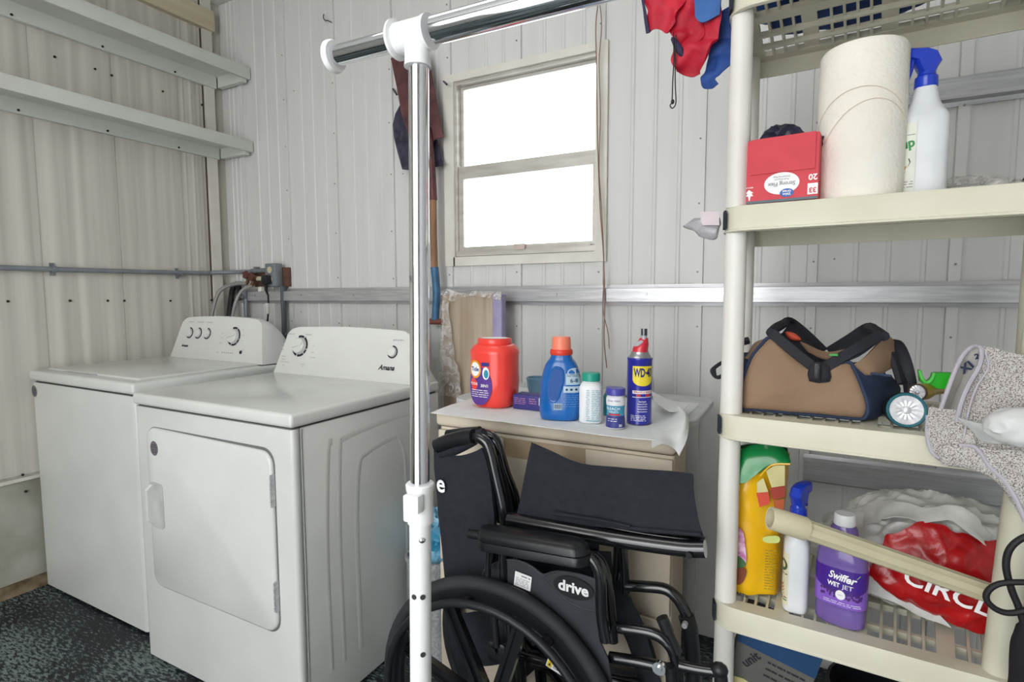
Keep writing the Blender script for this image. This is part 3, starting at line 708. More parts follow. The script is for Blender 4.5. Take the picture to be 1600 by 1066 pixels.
b = BM(); loft(b, [ring(pb_.x, 1.53, 0, .075, .10, 4, 32), ring(pb_.x, 1.53, .32, .082, .11, 4, 32), ring(pb_.x, 1.53, .33, .088, .115, 4, 32), ring(pb_.x, 1.53, .345, .088, .115, 4, 32), ring(pb_.x, 1.53, .345, .080, .107, 4, 32), ring(pb_.x, 1.53, .03, .07, .095, 4, 32)]); obj('basket', b, mat('grey_woven_plastic', 'a9abac', .6, col2='85878a', scale=120, bump=.5, bscale=220), t)
b = BM(); crumple(b, (pb_.x+.005, 1.53, .36), (.062, .07, .07), .22, 3, 4, 5, .04); crumple(b, (pb_.x+.01, 1.50, .43), (.05, .05, .055), .28, 4, 4, 6)
tag(obj('plastic_bag', b, mat('teal_plastic_bag', '2f86ab', .35, col2='8fb9cc', scale=12, contrast=(.35, .6)), loc=(pb_.x, 1.53, .36)), 'teal blue plastic bag in the grey basket beside the dryer', 'bag')
TZ = .90
t = thing('side_table', 'light grey round-cornered table top behind the beige cabinet', 'table', (-.58, 1.62, 0))
b = BM(); pts = roundpoly(-.985, -.245, 1.418, 1.815, .07, 6); loft(b, [[V((x, y, TZ-.016)) for x, y in pts], [V((x, y, TZ-.003)) for x, y in pts], [V((x*1+(.0), y, TZ)) for x, y in roundpoly(-.982, -.248, 1.421, 1.812, .067, 6)]]); obj('table_top', b, mat('light_grey_laminate', 'cdd0d0', .45), t)
for x in (-.93, -.44):
    for y in (1.47, 1.75): b = BM(); cyl(b, (x, y, 0), (x, y, TZ-.016), .014, 10); obj('leg', b, M_galv, t)
t = thing('storage_cabinet', 'beige plastic two-drawer storage cabinet behind the wheelchair', 'cabinet', (-.585, 1.33, 0))
CX0, CX1, CY0, CY1 = -.918, -.256, 1.262, 1.412
b = BM(); rbox(b, CX0+.006, CX1-.004, CY0+.012, CY1, 0, .852, .008, 3, axis=2); obj('body', b, M_beige, t)
b = BM(); rbox(b, CX0, CX1, CY0-.004, CY1+.002, .856, TZ-.003, .012, 4); obj('lid', b, M_beige, t)
for z0, z1 in ((.468, .845), (.085, .458)):
    b = BM(); cxm = (CX0+CX1)/2
    hw, hh = .115, .05
    x0, x1 = CX0+.008, CX1-.006
    rbox(b, x0, cxm-hw, CY0, CY0+.014, z0, z1, .003); rbox(b, cxm+hw, x1, CY0, CY0+.014, z0, z1, .003); box(b, cxm-hw, cxm+hw, CY0+.001, CY0+.014, z0, z1-hh)
    d = obj('drawer', b, M_beige, t)
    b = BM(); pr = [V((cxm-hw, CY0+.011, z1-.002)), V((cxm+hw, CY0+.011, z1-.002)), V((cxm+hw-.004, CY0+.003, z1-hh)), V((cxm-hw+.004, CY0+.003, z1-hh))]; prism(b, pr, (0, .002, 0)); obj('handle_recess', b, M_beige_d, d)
# sheet of paper towels on the cabinet
t = thing('paper_sheet', 'white paper sheet covering the cabinet top and curling over its right edge', 'paper', (-.58, 1.35, TZ))
b = BM()
R = []
zz = TZ+.0015
for yv, lift in ((1.222, -.004), (1.30, 0), (1.42, 0), (1.56, 0), (1.70, 0)):
    R.append([V((-.915+.0*yv, yv+.012, zz+lift)), V((-.75, yv, zz+lift*.5)), V((-.55, yv-.012, zz)), V((-.38, yv-.02, zz)), V((-.275, yv-.01, zz))])
patch(b, R, 5, .0012, .0012, 20, 1)
obj('sheet', b, M_paper, t)
b = BM()
patch(b, [[oz(1018, 700, .90), oz(1035, 694, .902), oy(1052, 700, 1.22), oy(1062, 712, 1.21)],
          [oz(1018, 665, .902), oz(1040, 665, .904), oy(1062, 672, 1.28), oy(1074, 684, 1.27)],
          [oz(1020, 640, .902), oz(1045, 640, .905), oy(1068, 648, 1.36), oy(1076, 655, 1.36)],
          [oz(1022, 622, .904), oz(1045, 624, .91), oy(1062, 636, 1.46), oy(1072, 642, 1.46)]], 5, .0012, .001, 20, 2)
patch(b, [[oz(1018, 612, .935), oz(1045, 625, .93), oz(1078, 632, .925)], [oz(1022, 628, .93), oz(1045, 643, .925), oz(1066, 642, .925)]], 6, .0012)
obj('curled_edge', b, M_paper, t)

# ================================================================ THINGS ON THE CABINET
M_red = mat('coral_red_plastic', 'f2493f', .3, col2='ee443b', coat=.2); M_blueb = mat('blue_bottle_plastic', '1565b4', .25, col2='125ca8', coat=.3)
M_purp = mat('violet_label_print', '5b3a92', .45, col2='523489'); M_wb = mat('white_bottle_plastic', 'e9eaec', .35, col2='e4e5e8')
def label_set(t, fn, items):
    for m, draw in items:
        b = BM(); draw(b, fn); obj('label_print', b, m, t)
# detergent tub
p = oz(757, 640, TZ); cx, cy = p.x, p.y+.060
t = thing('detergent_tub', 'large red detergent tub with screw lid on the cabinet', 'tub', (cx, cy, TZ+.003))
b = BM(); z0 = TZ+.003
RR = [(0, .050), (.004, .055), (.03, .064), (.07, .0665), (.10, .0650), (.130, .0655), (.152, .066)]
loft(b, [ring(cx, cy, z0+h, r*1.03, r*.92, 2.5, 36) for h, r in RR]); tub = obj('body', b, M_red, t)
b = BM(); loft(b, [ring(cx, cy, z0+h, r*1.03, r*.92, 2.4, 36) for h, r in ((.150, .0672), (.156, .0675), (.162, .066), (.174, .058), (.178, .053))]); obj('shoulder', b, M_red, t)
b = BM(); lathe(b, cx, cy, z0, [(.176, .049), (.178, .0505), (.191, .0505), (.195, .048)], 30, .92); ld = obj('lid', b, M_red, t)
b = BM(); discprint(b, plane_fn((cx, cy, z0+.1955), (1, 0, 0), (0, 1, 0)), 0, 0, .040, .035, 28); obj('lid_label', b, M_whitep, ld)
fa = facing(cx, cy)
def sup(cx, cy, rx, ry, p, z, a0):
    def f(x, y, d=0):
        a = a0+x/((rx+ry)/2); c, s = cos(a), sin(a)
        k = (abs(c/rx)**p+abs(s/ry)**p)**(-1/p)+.0006+d
        return V((cx+k*c, cy+k*s, z+y))
    return f
fl0 = sup(cx, cy, .0668*1.03, .0668*.92, 2.5, z0+.078, fa-.78)
fl = lambda x, y, d=0: fl0(x*1.12, y, d)
b = BM(); n = 30
discprint(b, fl, 0, -.015, .038, .055, 36, d=.0006); obj('label', b, M_purp, tub)
b = BM(); discprint(b, fl, -.012, .032, .019, .026, 28, d=.0011); obj('label_emblem', b, mat('orange_ring_print', 'f39a1f', .5), tub)
b = BM(); discprint(b, fl, -.012, .032, .0145, .020, 28, d=.0015); discprint(b, fl, .021, .022, .010, .018, 20, d=.0011); obj('label_emblem', b, M_whitep, tub)
b = BM(); discprint(b, fl, .022, .020, .0065, .012, 20, d=.0015); obj('label_emblem', b, mat('teal_print', '1f8fa8', .5), tub)
b = BM(); text(b, 'Tide', .017, lambda x, y: fl(x, y, .0019), bold=.02, cx=-.012, cy=.032, width=.026); gridprint(b, fl, .008, .03, .042, .052, 4, 1, .0013); obj('logo', b, mat('navy_print', '27348b', .5), tub)
b = BM(); text(b, 'PODS', .010, lambda x, y: fl(x, y, .0011), bold=.02, cx=-.017, cy=-.010); text(b, '3IN1', .012, lambda x, y: fl(x, y, .0011), bold=.02, cx=.017, cy=-.014)
lines_print(b, lambda x, y, d=0: fl(x, y, .0011), -.025, .028, (-.028, -.034, -.040, -.046), .0018, seed=4); obj('lettering', b, M_whitep, tub)
# purple box
p = oz(802, 640, TZ)
bx, by = -.726, 1.372
t = thing('small_carton', 'small purple cardboard carton lying behind the blue bottle', 'box', (-.68, 1.38, TZ+.003))
b = BM(); rbox(b, -.727, -.625, 1.366, 1.42, TZ+.003, TZ+.043, .0015); obj('carton', b, mat('indigo_carton', '3d3a86', .5), t)
fnb = plane_fn((-.676, 1.3655, TZ+.023), (1, 0, 0), (0, 0, 1), .0003)
b = BM(); lines_print(b, fnb, -.046, -.01, (.010, .005, 0, -.005), .0016, seed=2); lines_print(b, fnb, 0, .022, (.010, .004, -.002), .002, seed=7); obj('lettering', b, mat('pink_print', 'c78bb8', .6), t)
b = BM(); gridprint(b, fnb, .03, .042, -.005, .016, 1, 1); obj('label_patch', b, M_whitep, t)
# blue glass cup behind
p = oz(833, 618, TZ)
t = thing('glass_jar', 'pale blue glass jar mostly hidden behind the blue bottle', 'jar', (p.x, p.y+.02, TZ+.003))
b = BM(); lathe(b, p.x, p.y+.03, TZ+.003, [(0, .026), (.02, .032), (.045, .034), (.047, .036), (.052, .036), (.052, .031), (.02, .028), (.004, .022)], 24); obj('jar', b, mat('pale_blue_glass', '8fc0dc', .15, col2='7fb4d2', trans=.35), t)
# blue bottle
p = oz(868, 660, TZ); cx, cy = p.x, p.y+.036
t = thing('detergent_bottle', 'blue detergent bottle with moulded handle and orange cap', 'bottle', (cx, cy, TZ+.003))
b = BM(); rot = radians(12)
prof = [(0, .044, .028), (.004, .050, .032), (.03, .0535, .034), (.07, .053, .034), (.10, .051, .032), (.125, .046, .030), (.145, .038, .027), (.155, .030, .024), (.163, .0265, .0235), (.168, .026, .0235)]
def ringx(h, rx, ry):
    sh = -.004*max(0, (.11-h))/.11
    return ring(cx+sh, cy, z0+h, rx, ry, 2.6, 40, rot)
loft(b, [ringx(*q) for q in catmull([V(q) for q in prof], 3)])
bb = obj('body', b, M_blueb, t)
frt = V((sin(rot), -cos(rot), 0)); xr = V((cos(rot), sin(rot), 0))
hb = [(-.004, .135), (.008, .128), (.010, .10), (.002, .07), (-.006, .052), (-.018, .050), (-.026, .062), (-.027, .09), (-.020, .12), (-.012, .133)]
b = BM(); hf = plane_fn(V((cx, cy, z0))+frt*.0315, xr, (0, 0, 1))
tube(b, [hf(x, y, .0) for x, y in hb], .0042, 8, 5, closed=True); obj('handle_rim', b, M_blueb, bb)
b = BM(); O = catmull([hf(x, y, .0035) for x, y in hb], 4, True); prism(b, O, -frt*.003); obj('handle_recess', b, mat('deep_blue_recess', '0e4fa0', .5), bb)
b = BM(); lathe(b, cx, cy, z0+.166, [(0, .0275), (.002, .029), (.011, .029), (.014, .027)], 28); obj('collar', b, mat('red_collar', 'e8452f', .35), t)
b = BM(); lathe(b, cx, cy, z0+.178, [(0, .0245), (.030, .0235), (.034, .022)], 28); obj('cap', b, mat('salmon_cap', 'f98a6e', .35, col2='f58569', sss=.2), t)
def supr(z):
    def f(x, y, d=0):
        a = facing(cx, cy)+rot+.42+x/.040; q = a-rot; c, s = cos(q), sin(q); h = z+y
        rr = [(hh, a_, b_) for hh, a_, b_ in prof]
        for (h0, a0, b0), (h1, a1, b1) in zip(rr, rr[1:]):
            if h0 <= h <= h1 or h1 == rr[-1][0]:
                u = min(1, max(0, (h-h0)/(h1-h0))); rx = a0+(a1-a0)*u; ry = b0+(b1-b0)*u
                if h <= h1: break
        k = (abs(c/rx)**2.6+abs(s/ry)**2.6)**(-1/2.6)+.0007+d
        sh = -.004*max(0, (.11-h))/.11
        return V((cx+sh+k*(c*cos(rot)-s*sin(rot)), cy+k*(c*sin(rot)+s*cos(rot)), z0+h))
    return f
fo = supr(.085)
b = BM(); gridprint(b, fo, -.012, .026, .008, .036, 6, 4, .0002); gridprint(b, fo, -.018, .026, -.012, .004, 6, 2, .0002); discprint(b, fo, .012, .038, .020, .012, 18, d=.0001); gridprint(b, fo, -.044, -.020, -.056, -.040, 4, 1, .0003); obj('label_print', b, mat('pale_blue_label', 'bcd3e2', .45), bb)
b = BM(); text(b, '6-8', .013, lambda x, y: fo(x, y, .0008), bold=.02, cx=.006, cy=.018)
lines_print(b, lambda x, y, d=0: fo(x, y, .0008), -.01, .024, (.029, .0325), .0014, seed=5)
for k in range(4): discprint(b, fo, -.010+.010*k, -.004, .003, .003, 10, d=.0007)
for k in range(11): gridprint(b, fo, -.0425+k*.002, -.0425+k*.002+(.0013 if k % 3 else .0007), -.054, -.042, 1, 1, .0008)
obj('lettering', b, mat('dark_blue_print', '1c3a66', .5), bb)
b = BM(); lines_print(b, lambda x, y, d=0: fo(x, y, .0003), -.018, .026, (-.020, -.025, -.030, -.036, -.042, -.048), .0014, seed=9); obj('lettering', b, mat('faint_blue_print', '5f94c9', .5), bb)
# white bottle, green cap
p = oz(917, 664, TZ); cx, cy = p.x, p.y+.027
t = thing('pill_bottle', 'white square bottle with green cap and fine teal print', 'bottle', (cx, cy, TZ+.003))
b = BM(); loft(b, [ring(cx, cy, z0+h, r, r*.9, 3.4 if h < .095 else 2.2, 36, radians(14)) for h, r in ((0, .026), (.003, .0285), (.088, .0285), (.097, .025), (.101, .0205), (.106, .0205))]); bo = obj('body', b, M_wb, t)
b = BM(); lathe(b, cx, cy, z0+.104, [(0, .022), (.001, .0228), (.017, .0228), (.020, .021)], 26); obj('cap', b, mat('teal_green_cap', '1f9d86', .4, col2='1b9580'), t)
fw = sup(cx, cy, .0288, .0260, 3.4, z0, facing(cx, cy)+.03)
b = BM()
for k, (a0, a1) in enumerate(((-.026, -.004), (.001, .021))): lines_print(b, lambda x, y, d=0: fw(x, y, .0004), a0, a1, [.012+.0044*i for i in range(17)], .0016, seed=20+k)
obj('lettering', b, mat('teal_fine_print', '86b8c2', .6), bo)
b = BM(); gridprint(b, fw, -.026, .022, .006, .009, 6, 1, .0002); obj('lettering', b, mat('teal_fine_print', '86b8c2', .6), bo)
# second teal bottle behind
p = oz(943, 655, TZ); b = BM(); lathe(b, p.x+.004, p.y+.045, z0, [(0, .018), (.003, .02), (.05, .02), (.06, .014), (.075, .012)], 20)
tag(obj('small_bottle', b, mat('teal_bottle', '2aa4ae', .3), loc=(p.x+.004, p.y+.045, z0)), 'small teal bottle peeking out between white bottle and bleach jar', 'bottle')
# bleach tablets
p = oz(957, 673, TZ); cx, cy = p.x, p.y+.022
t = thing('tablet_bottle', 'small white bleach tablet bottle with purple cap and blue label', 'bottle', (cx, cy, TZ+.003))
prof3 = [(0, .020), (.003, .0225), (.02, .0218), (.038, .0196), (.05, .0205), (.06, .0225), (.072, .0225), (.079, .019), (.083, .018)]
b = BM(); lathe(b, cx, cy, z0, [(q.x, q.y) for q in catmull([V((h, r, 0)) for h, r in prof3], 3)], 30); bo = obj('body', b, M_wb, t)
b = BM(); lathe(b, cx, cy, z0+.080, [(0, .0222), (.001, .023), (.014, .023), (.0165, .0215)], 30); obj('cap', b, mat('violet_cap', '4a4aa8', .35), t)
def vasefn(prof, z, a0):
    def f(x, y, d=0):
        h = z+y; r = prof[-1][1]
        for (h0, r0), (h1, r1) in zip(prof, prof[1:]):
            if h0 <= h <= h1: r = r0+(r1-r0)*(h-h0)/(h1-h0); break
        a = a0+x/.021; return V((cx+(r+.0006+d)*cos(a), cy+(r+.0006+d)*sin(a), z0+h))
    return f
fv = vasefn(prof3, .03, facing(cx, cy)-.05)
b = BM(); gridprint(b, fv, -.033, .033, .002, .026, 14, 5); obj('label', b, mat('teal_blue_label', '3d9fc4', .45), bo)
b = BM(); gridprint(b, fv, -.033, .033, -.027, .002, 14, 5); obj('label', b, mat('indigo_label', '3a3f86', .45), bo)
b = BM(); gridprint(b, fv, -.018, .012, .003, .007, 6, 1, .0003); obj('label_band', b, mat('red_band', 'c8313d', .5), bo)
b = BM(); fq = lambda x, y: fv(x, y, .0004)
text(b, 'BLEACH', .0095, fq, bold=.01, cx=-.006, cy=.019); text(b, 'TABLETS', .007, fq, cx=-.006, cy=.011); text(b, '20', .008, fq, bold=.02, cx=.012, cy=-.021); lines_print(b, lambda x, y, d=0: fv(x, y, .0003), -.018, .004, (-.006, -.011), .0012, seed=3); obj('lettering', b, M_whitep, bo)
b = BM(); text(b, 'Great Value', .006, fq, shear=.2, cx=-.004, cy=.038); obj('lettering', b, mat('navy_print', '27348b', .5), bo)
# spray can
p = oz(993, 666, TZ); cx, cy = p.x, p.y+.030
t = thing('spray_can', 'blue and yellow lubricant spray can with red nozzle', 'spray can', (cx, cy, TZ+.003))
b = BM(); lathe(b, cx, cy, z0, [(0, .0285), (.002, .0305), (.004, .0300), (.158, .0300), (.160, .031), (.163, .0305), (.164, .029)], 36); can = obj('can', b, mat('deep_blue_can', '2b2fa0', .28, col2='282b98', coat=.3), t)
b = BM(); lathe(b, cx, cy, z0, [(.163, .0295), (.166, .027), (.174, .0215), (.176, .0215), (.178, .021)], 30); obj('shoulder', b, mat('tinplate', 'b9b9bd', .3, .8), t)
b = BM(); loft(b, [ring(cx+dx, cy, z0+h, rx, ry, 2.2, 26) for h, rx, ry, dx in ((.175, .0195, .0195, 0), (.186, .0185, .0185, .001), (.196, .017, .015, .004), (.206, .012, .010, .008), (.212, .010, .008, .009))]); obj('nozzle', b, mat('red_nozzle', 'd3283c', .3, coat=.3), t)
b = BM()
q = [V((cx+dx, cy-.014, z0+h)) for dx, h in ((-.010, .194), (.006, .200), (.010, .203))]
pillow(b, [V((cx-.011, cy-.013, z0+.192)), V((cx-.001, cy-.016, z0+.193)), V((cx+.010, cy-.012, z0+.202)), V((cx+.006, cy-.009, z0+.207)), V((cx-.006, cy-.012, z0+.201))], (0, -.002, .002), (0, .002, 0), 3, 3); cyl(b, (cx+.010, cy-.002, z0+.205), (cx+.010, cy-.002, z0+.219), .0072, 14); obj('straw_holder', b, mat('grey_straw_holder', 'b5b4bc', .3), t)
b = BM(); cyl(b, (cx+.010, cy-.002, z0+.2185), (cx+.010, cy-.002, z0+.235), .0078, 16); obj('tip', b, mat('dark_steel_tip', '6d6f75', .25, .8), t)
fc = cyl_fn(cx, cy, z0+.118, .0300, facing(cx, cy)+.30)
b = BM(); pp = [(-.026, .027), (.026, .027), (.026, .0), (.0255, -.006)]+[(.0255*cos(radians(a)), -.006-.016*sin(radians(a))) for a in range(10, 171, 10)]+[(-.0255, -.006), (-.026, 0)]
# column strips so that the shield follows the can
for i in range(20):
    x0 = -.026+.0026*i; x1 = x0+.0026
    lo = lambda x: -.006-.016*sqrt(max(0, 1-(x/.0262)**2))
    polyprint(b, lambda x, y: fc(x, y, .0003), [(x0, lo(x0)), (x1, lo(x1)), (x1, .027), (x0, .027)])
obj('label', b, mat('yellow_shield', 'f7e23c', .35), can)
b = BM(); text(b, 'WD·40', .029, lambda x, y: fc(x, y, .0008), bold=.035, cx=0, cy=.010, width=.046); obj('logo', b, mat('navy_can_print', '1d1d70', .4), can)
b = BM(); gridprint(b, fc, -.026, .026, -.041, -.033, 10, 1, .0004); gridprint(b, fc, -.026, .026, -.050, -.0485, 10, 1, .0004)
for i, s in enumerate(('Stops Squeaks', 'Removes & Protects', 'Loosens Rusted Parts', 'Frees Sticky Mechanisms', 'Drives Out Moisture')): text(b, s, .0046, lambda x, y: fc(x, y, .0006), bold=.02, cx=-.001, cy=-.060-.0062*i, width=.024 if i else .018)
lines_print(b, lambda x, y, d=0: fc(x, y, .0004), -.03, .008, (-.096, -.100, -.104, -.108), .0014, seed=12); obj('lettering', b, M_whitep, can)
b = BM(); text(b, 'SPRAYS 2 WAYS', .0068, lambda x, y: fc(x, y, .0009), bold=.02, cx=0, cy=-.037, width=.044); gridprint(b, fc, -.016, -.006, -.048, -.042, 3, 1, .0005); gridprint(b, fc, .006, .018, -.048, -.042, 3, 1, .0005); obj('lettering', b, mat('red_print', 'c92a3a', .4), can)
# white pot behind can
p = oz(1010, 612, TZ)
t = thing('white_pot', 'white round plastic pot behind the blue spray can', 'pot', (p.x+.004, p.y-.10, TZ))
b = BM(); lathe(b, p.x+.004, p.y-.10, TZ+.003, [(0, .044), (.003, .046), (.045, .044), (.062, .040), (.066, .034)], 28); obj('pot', b, mat('lavender_white_pot', 'd5d4de', .4), t)
b = BM(); lathe(b, p.x+.004, p.y-.10, TZ+.003, [(-.0005, .047), (.004, .0475), (.005, .046)], 28); obj('base_ring', b, mat('grey_base_ring', '9fa2ac', .4), t)
# ================================================================ WHEELCHAIR (folded)
YN, YFAR = 1.0, 1.20
t = thing('wheelchair', 'folded black wheelchair with grey tyres standing before the beige cabinet', 'wheelchair', (-.5, 1.08, 0))
HC = V((-.585, YN, .305))
def wheel(c, parent, near=True):
    wh = None
    b = BM(); N = 56
    rings = []
    for i in range(N):
        a = 2*pi*i/N; d = V((cos(a), 0, sin(a)))
        rings.append([c+d*(.288+.0155*cos(q))+V((0, .0155*sin(q), 0)) for q in [2*pi*k/12 for k in range(12)]])
    rings.append(rings[0]); loft(b, rings, False, False); bmesh.ops.remove_doubles(b, verts=b.verts, dist=1e-6)
    wh = obj('wheel', b, M_tyre, parent)
    b = BM(); rings = []
    for i in range(N):
        a = 2*pi*i/N; d = V((cos(a), 0, sin(a)))
        rings.append([c+d*r+V((0, y, 0)) for r, y in ((.279, -.013), (.279, .013), (.250, .010), (.246, 0), (.250, -.010))])
    rings.append(rings[0]); loft(b, rings, False, False); bmesh.ops.remove_doubles(b, verts=b.verts, dist=1e-6); obj('rim', b, M_black, wh)
    if near:
        b = BM(); hc = c+V((0, -.042, 0)); tube(b, [hc+V((cos(2*pi*i/48)*.262, 0, sin(2*pi*i/48)*.262)) for i in range(48)], .0095, 10, closed=True); obj('handrim', b, M_black, wh)
        for k in range(8):
            a = radians(12+45*k); d = V((cos(a), 0, sin(a))); b = BM(); cyl(b, c+d*.258+V((0, -.004, 0)), hc+d*.262, .006, 6); rbox(b, -.012, .012, -.035, -.012, .245, .265, .003, 1, Matrix.Translation(c) @ Matrix.Rotation(pi/2-a, 4, 'Y')); obj('handrim_bracket', b, M_black, wh)
    b = BM(); cyl(b, c+V((0, -.028, 0)), c+V((0, .028, 0)), .026, 18); cyl(b, c+V((0, -.036, 0)), c+V((0, -.028, 0)), .014, 12); obj('hub', b, M_blacktube, wh)
    for k in range(8):
        a = radians((72 if near else 50)+45*k); d = V((cos(a), 0, sin(a))); n = V((-sin(a), 0, cos(a)))
        b = BM()
        for s in (-1, 1):
            r0, r1 = .020, .250
            q = lambda r, e, y: c+d*r+n*(s*(.011-.004*(r-r0)/(r1-r0)*0)+e)+V((0, y, 0))
            loft(b, [[q(r0, -.0055, -.012), q(r0, .0055, -.012), q(r0, .0055, .010), q(r0, -.0055, .010)], [q(r1, -.004, -.007), q(r1, .004, -.007), q(r1, .004, .007), q(r1, -.004, .007)]])
        loft(b, [[c+d*r0+n*e+V((0, y, 0)) for e, y in ((-.011, -.001), (.011, -.001), (.011, .006), (-.011, .006))], [c+d*r1+n*e+V((0, y, 0)) for e, y in ((-.011, -.001), (.011, -.001), (.011, .004), (-.011, .004))]])
        obj('spoke', b, M_blacktube, wh)
    return wh
wheel(HC, t); wheel(V((-.575, YFAR+.03, .305)), t, False)
def T(lst, y, r=.0115, k=5, n=12, name='frame_tube', m=None, ys=None):
    pts = [oy(u, v, y if ys is None else ys[i]) for i, (u, v) in enumerate(lst)]
    b = BM(); tube(b, pts, r, n, k); return obj(name, b, m or M_blacktube, t)
# back canes with grips
T([(738, 683), (752, 686), (764, 700), (774, 740), (785, 790), (790, 830), (794, 905), (797, 975), (799, 1066)], 1.06, .0125)
T([(748, 679), (763, 680), (776, 692), (789, 735), (805, 780), (807, 815), (812, 930), (815, 1066)], 1.14, .0125)
T([(683, 697), (700, 690), (722, 684), (740, 682)], 1.055, .0175, 5, 14, 'hand_grip', M_vinyl)
T([(700, 681), (725, 678), (750, 676)], 1.15, .0155, 5, 14, 'hand_grip', M_vinyl)
b = BM(); tube(b, pl([(690, 704), (712, 699), (736, 688), (750, 680), (757, 677)], 1.07), [.02, .012], 12, 5)
obj('grip_cover', b, M_nylon, t)
# back upholstery
b = BM()
patch(b, [pl([(682, 703), (700, 708), (722, 712), (745, 706), (757, 700)], 1.075), pl([(683, 730), (703, 732), (725, 735), (752, 730), (766, 728)], 1.065), pl([(686, 775), (706, 777), (728, 778), (757, 776), (774, 775)], 1.06), pl([(692, 835), (712, 836), (732, 837), (757, 836), (775, 836)], 1.065), pl([(700, 912), (716, 912), (735, 912), (757, 908), (768, 900)], 1.075)], 4, .012, .003, 14)
bk = obj('back_upholstery', b, M_nylon, t)
b = BM()
patch(b, [pl([(757, 700), (768, 712), (781, 712)], 1.10), pl([(770, 760), (783, 765), (797, 765)], 1.10), pl([(778, 815), (792, 818), (806, 815)], 1.10)], 4, .006, .002, 14)
obj('back_upholstery', b, M_nylon, t)
fe = plane_fn(oy(688.5, 757, 1.040), (1, 0, .0), (0, 0, 1))
b = BM(); text(b, 'e', .060, fe, bold=.02, cx=0, cy=0, sx=.85); lg = obj('logo', b, M_whitep, bk)
# seat rails and folded seat sling
T([(795, 812), (850, 822), (960, 842), (1060, 856), (1102, 858)], 1.06, .0165, 5, 14, 'seat_rail')
T([(806, 806), (900, 815), (1010, 835), (1104, 848)], 1.10, .0125, 5, 12, 'seat_rail')
b = BM()
patch(b, [pl([(831, 692), (865, 707), (909, 726), (1000, 734), (1083, 741)], 1.115), pl([(824, 730), (862, 742), (910, 757), (1000, 768), (1085, 778)], 1.085), pl([(815, 775), (860, 785), (910, 795), (1000, 806), (1091, 814)], 1.075), pl([(808, 805), (860, 812), (910, 820), (1000, 830), (1100, 838)], 1.07)], 5, .004, .0018, 16)
sg = obj('seat_sling', b, M_nylon, t)
b = BM(); patch(b, [pl([(831, 693), (909, 727), (1083, 742)], 1.118), pl([(825, 760), (905, 775), (1086, 800)], 1.15), pl([(815, 812), (905, 825), (1098, 842)], 1.13)], 6, .004, .002, 16, 4); obj('seat_sling', b, M_nylon, t)
b = BM(); tube(b, pl([(866, 801), (900, 808), (950, 818), (990, 826), (1095, 836)], 1.062), .004, 8, 4); tube(b, pl([(864, 803), (930, 812), (985, 823)], 1.060), .0035, 8, 4); obj('sling_seam', b, M_nylon, sg)
b = BM(); cyl(b, oy(1080, 861, 1.06)+V((0, -.018, 0)), oy(1080, 861, 1.06)+V((0, -.024, 0)), .006, 10); obj('bolt', b, M_blacktube, t)
# armrest
A0, A1 = oy(757, 832, .985), oy(918, 858, .985)
axd = (A1-A0).normalized(); b = BM(); rings = []
L = (A1-A0).length; n = 24; upv = V((0, 0, 1)); 
def armring(s, w, z): return [A0+axd*(L*.5)+axd*(cos(a)*(L*.5+.012)*s*(1 if abs(cos(a)) < 2 else 1))+V((0, sin(a)*w, 0))+upv*z for a in []]
def capsule(l, w, z, k=10):
    P = []
    for i in range(k+1): a = -pi/2+pi*i/k; P.append(A0+axd*(l-w+w*cos(a))+V((0, w*sin(a), 0))+upv*z)
    for i in range(k+1): a = pi/2+pi*i/k; P.append(A0+axd*(w*.6+w*cos(a))+V((0, w*sin(a), 0))+upv*z)
    return P
loft(b, [capsule(L+.004, .026, -.030), capsule(L+.006, .028, -.028), capsule(L+.006, .028, -.012), capsule(L+.004, .0275, -.011)]); ar = obj('arm_pad', b, M_vinyl, t)
b = BM(); loft(b, [capsule(L+.002, .0265, -.0112), capsule(L+.004, .0285, -.008), capsule(L, .027, .004), capsule(L-.012, .022, .011), capsule(L-.03, .012, .0145)]); obj('arm_cushion', b, M_vinyl, ar)
T([(733, 834), (760, 838), (800, 842)], .985, .010, 3, 12, 'arm_tube', M_vinyl)
T([(915, 866), (930, 880), (938, 905), (940, 960), (947, 1002)], .995, .0115, 6, 12, 'arm_tube')
T([(928, 868), (942, 885), (950, 915), (955, 965), (958, 1003)], 1.03, .0105, 6, 12, 'arm_tube')
T([(764, 850), (763, 880), (762, 900)], .995, .0075, 3, 10, 'arm_tube')
T([(785, 850), (786, 890), (788, 960)], 1.02, .0095, 3, 10, 'arm_tube')
# skirt guard with lettering
gp = [(755, 912), (756, 893), (775, 880), (792, 875), (812, 877), (832, 886), (848, 898), (870, 893), (905, 898), (931, 906), (932, 940), (933, 968), (936, 1000), (950, 1030), (956, 1066), (900, 1066), (855, 1015), (800, 960)]
M_guard = mat('charcoal_guard_plastic', '393a40', .45, col2='333439')
b = BM(); O = pl(gp, 1.022); prism(b, O, (0, .004, 0)); gd = obj('skirt_guard', b, M_guard, t)
b = BM(); tube(b, pl([(848, 898), (868, 920), (885, 938), (908, 950), (932, 956)], 1.0215), .0022, 6, 5); tube(b, pl([(755, 912), (756, 893), (775, 880), (792, 875), (812, 877), (832, 886), (848, 898), (870, 893), (905, 898), (931, 906)], 1.0215), .0022, 6, 4); obj('guard_edge', b, M_guard, gd)
gf0 = oy(896, 919, 1.0195); xa = (oy(925, 927, 1.0195)-oy(866, 911, 1.0195)).normalized()
gf = plane_fn(gf0, xa, V((-xa.z, 0, xa.x)), .0012)
b = BM(); discprint(b, lambda x, y, d=0: gf(x, y, d), 0, 0, .044, .023, 32); obj('guard_badge', b, M_black, gd)
b = BM(); text(b, 'drive', .031, lambda x, y: gf(x, y, .0006), bold=.035, width=.066); obj('logo', b, M_whitep, gd)
sf = plane_fn(oy(817, 908, 1.0195), (1, 0, -.12), (.12, 0, 1), .001)
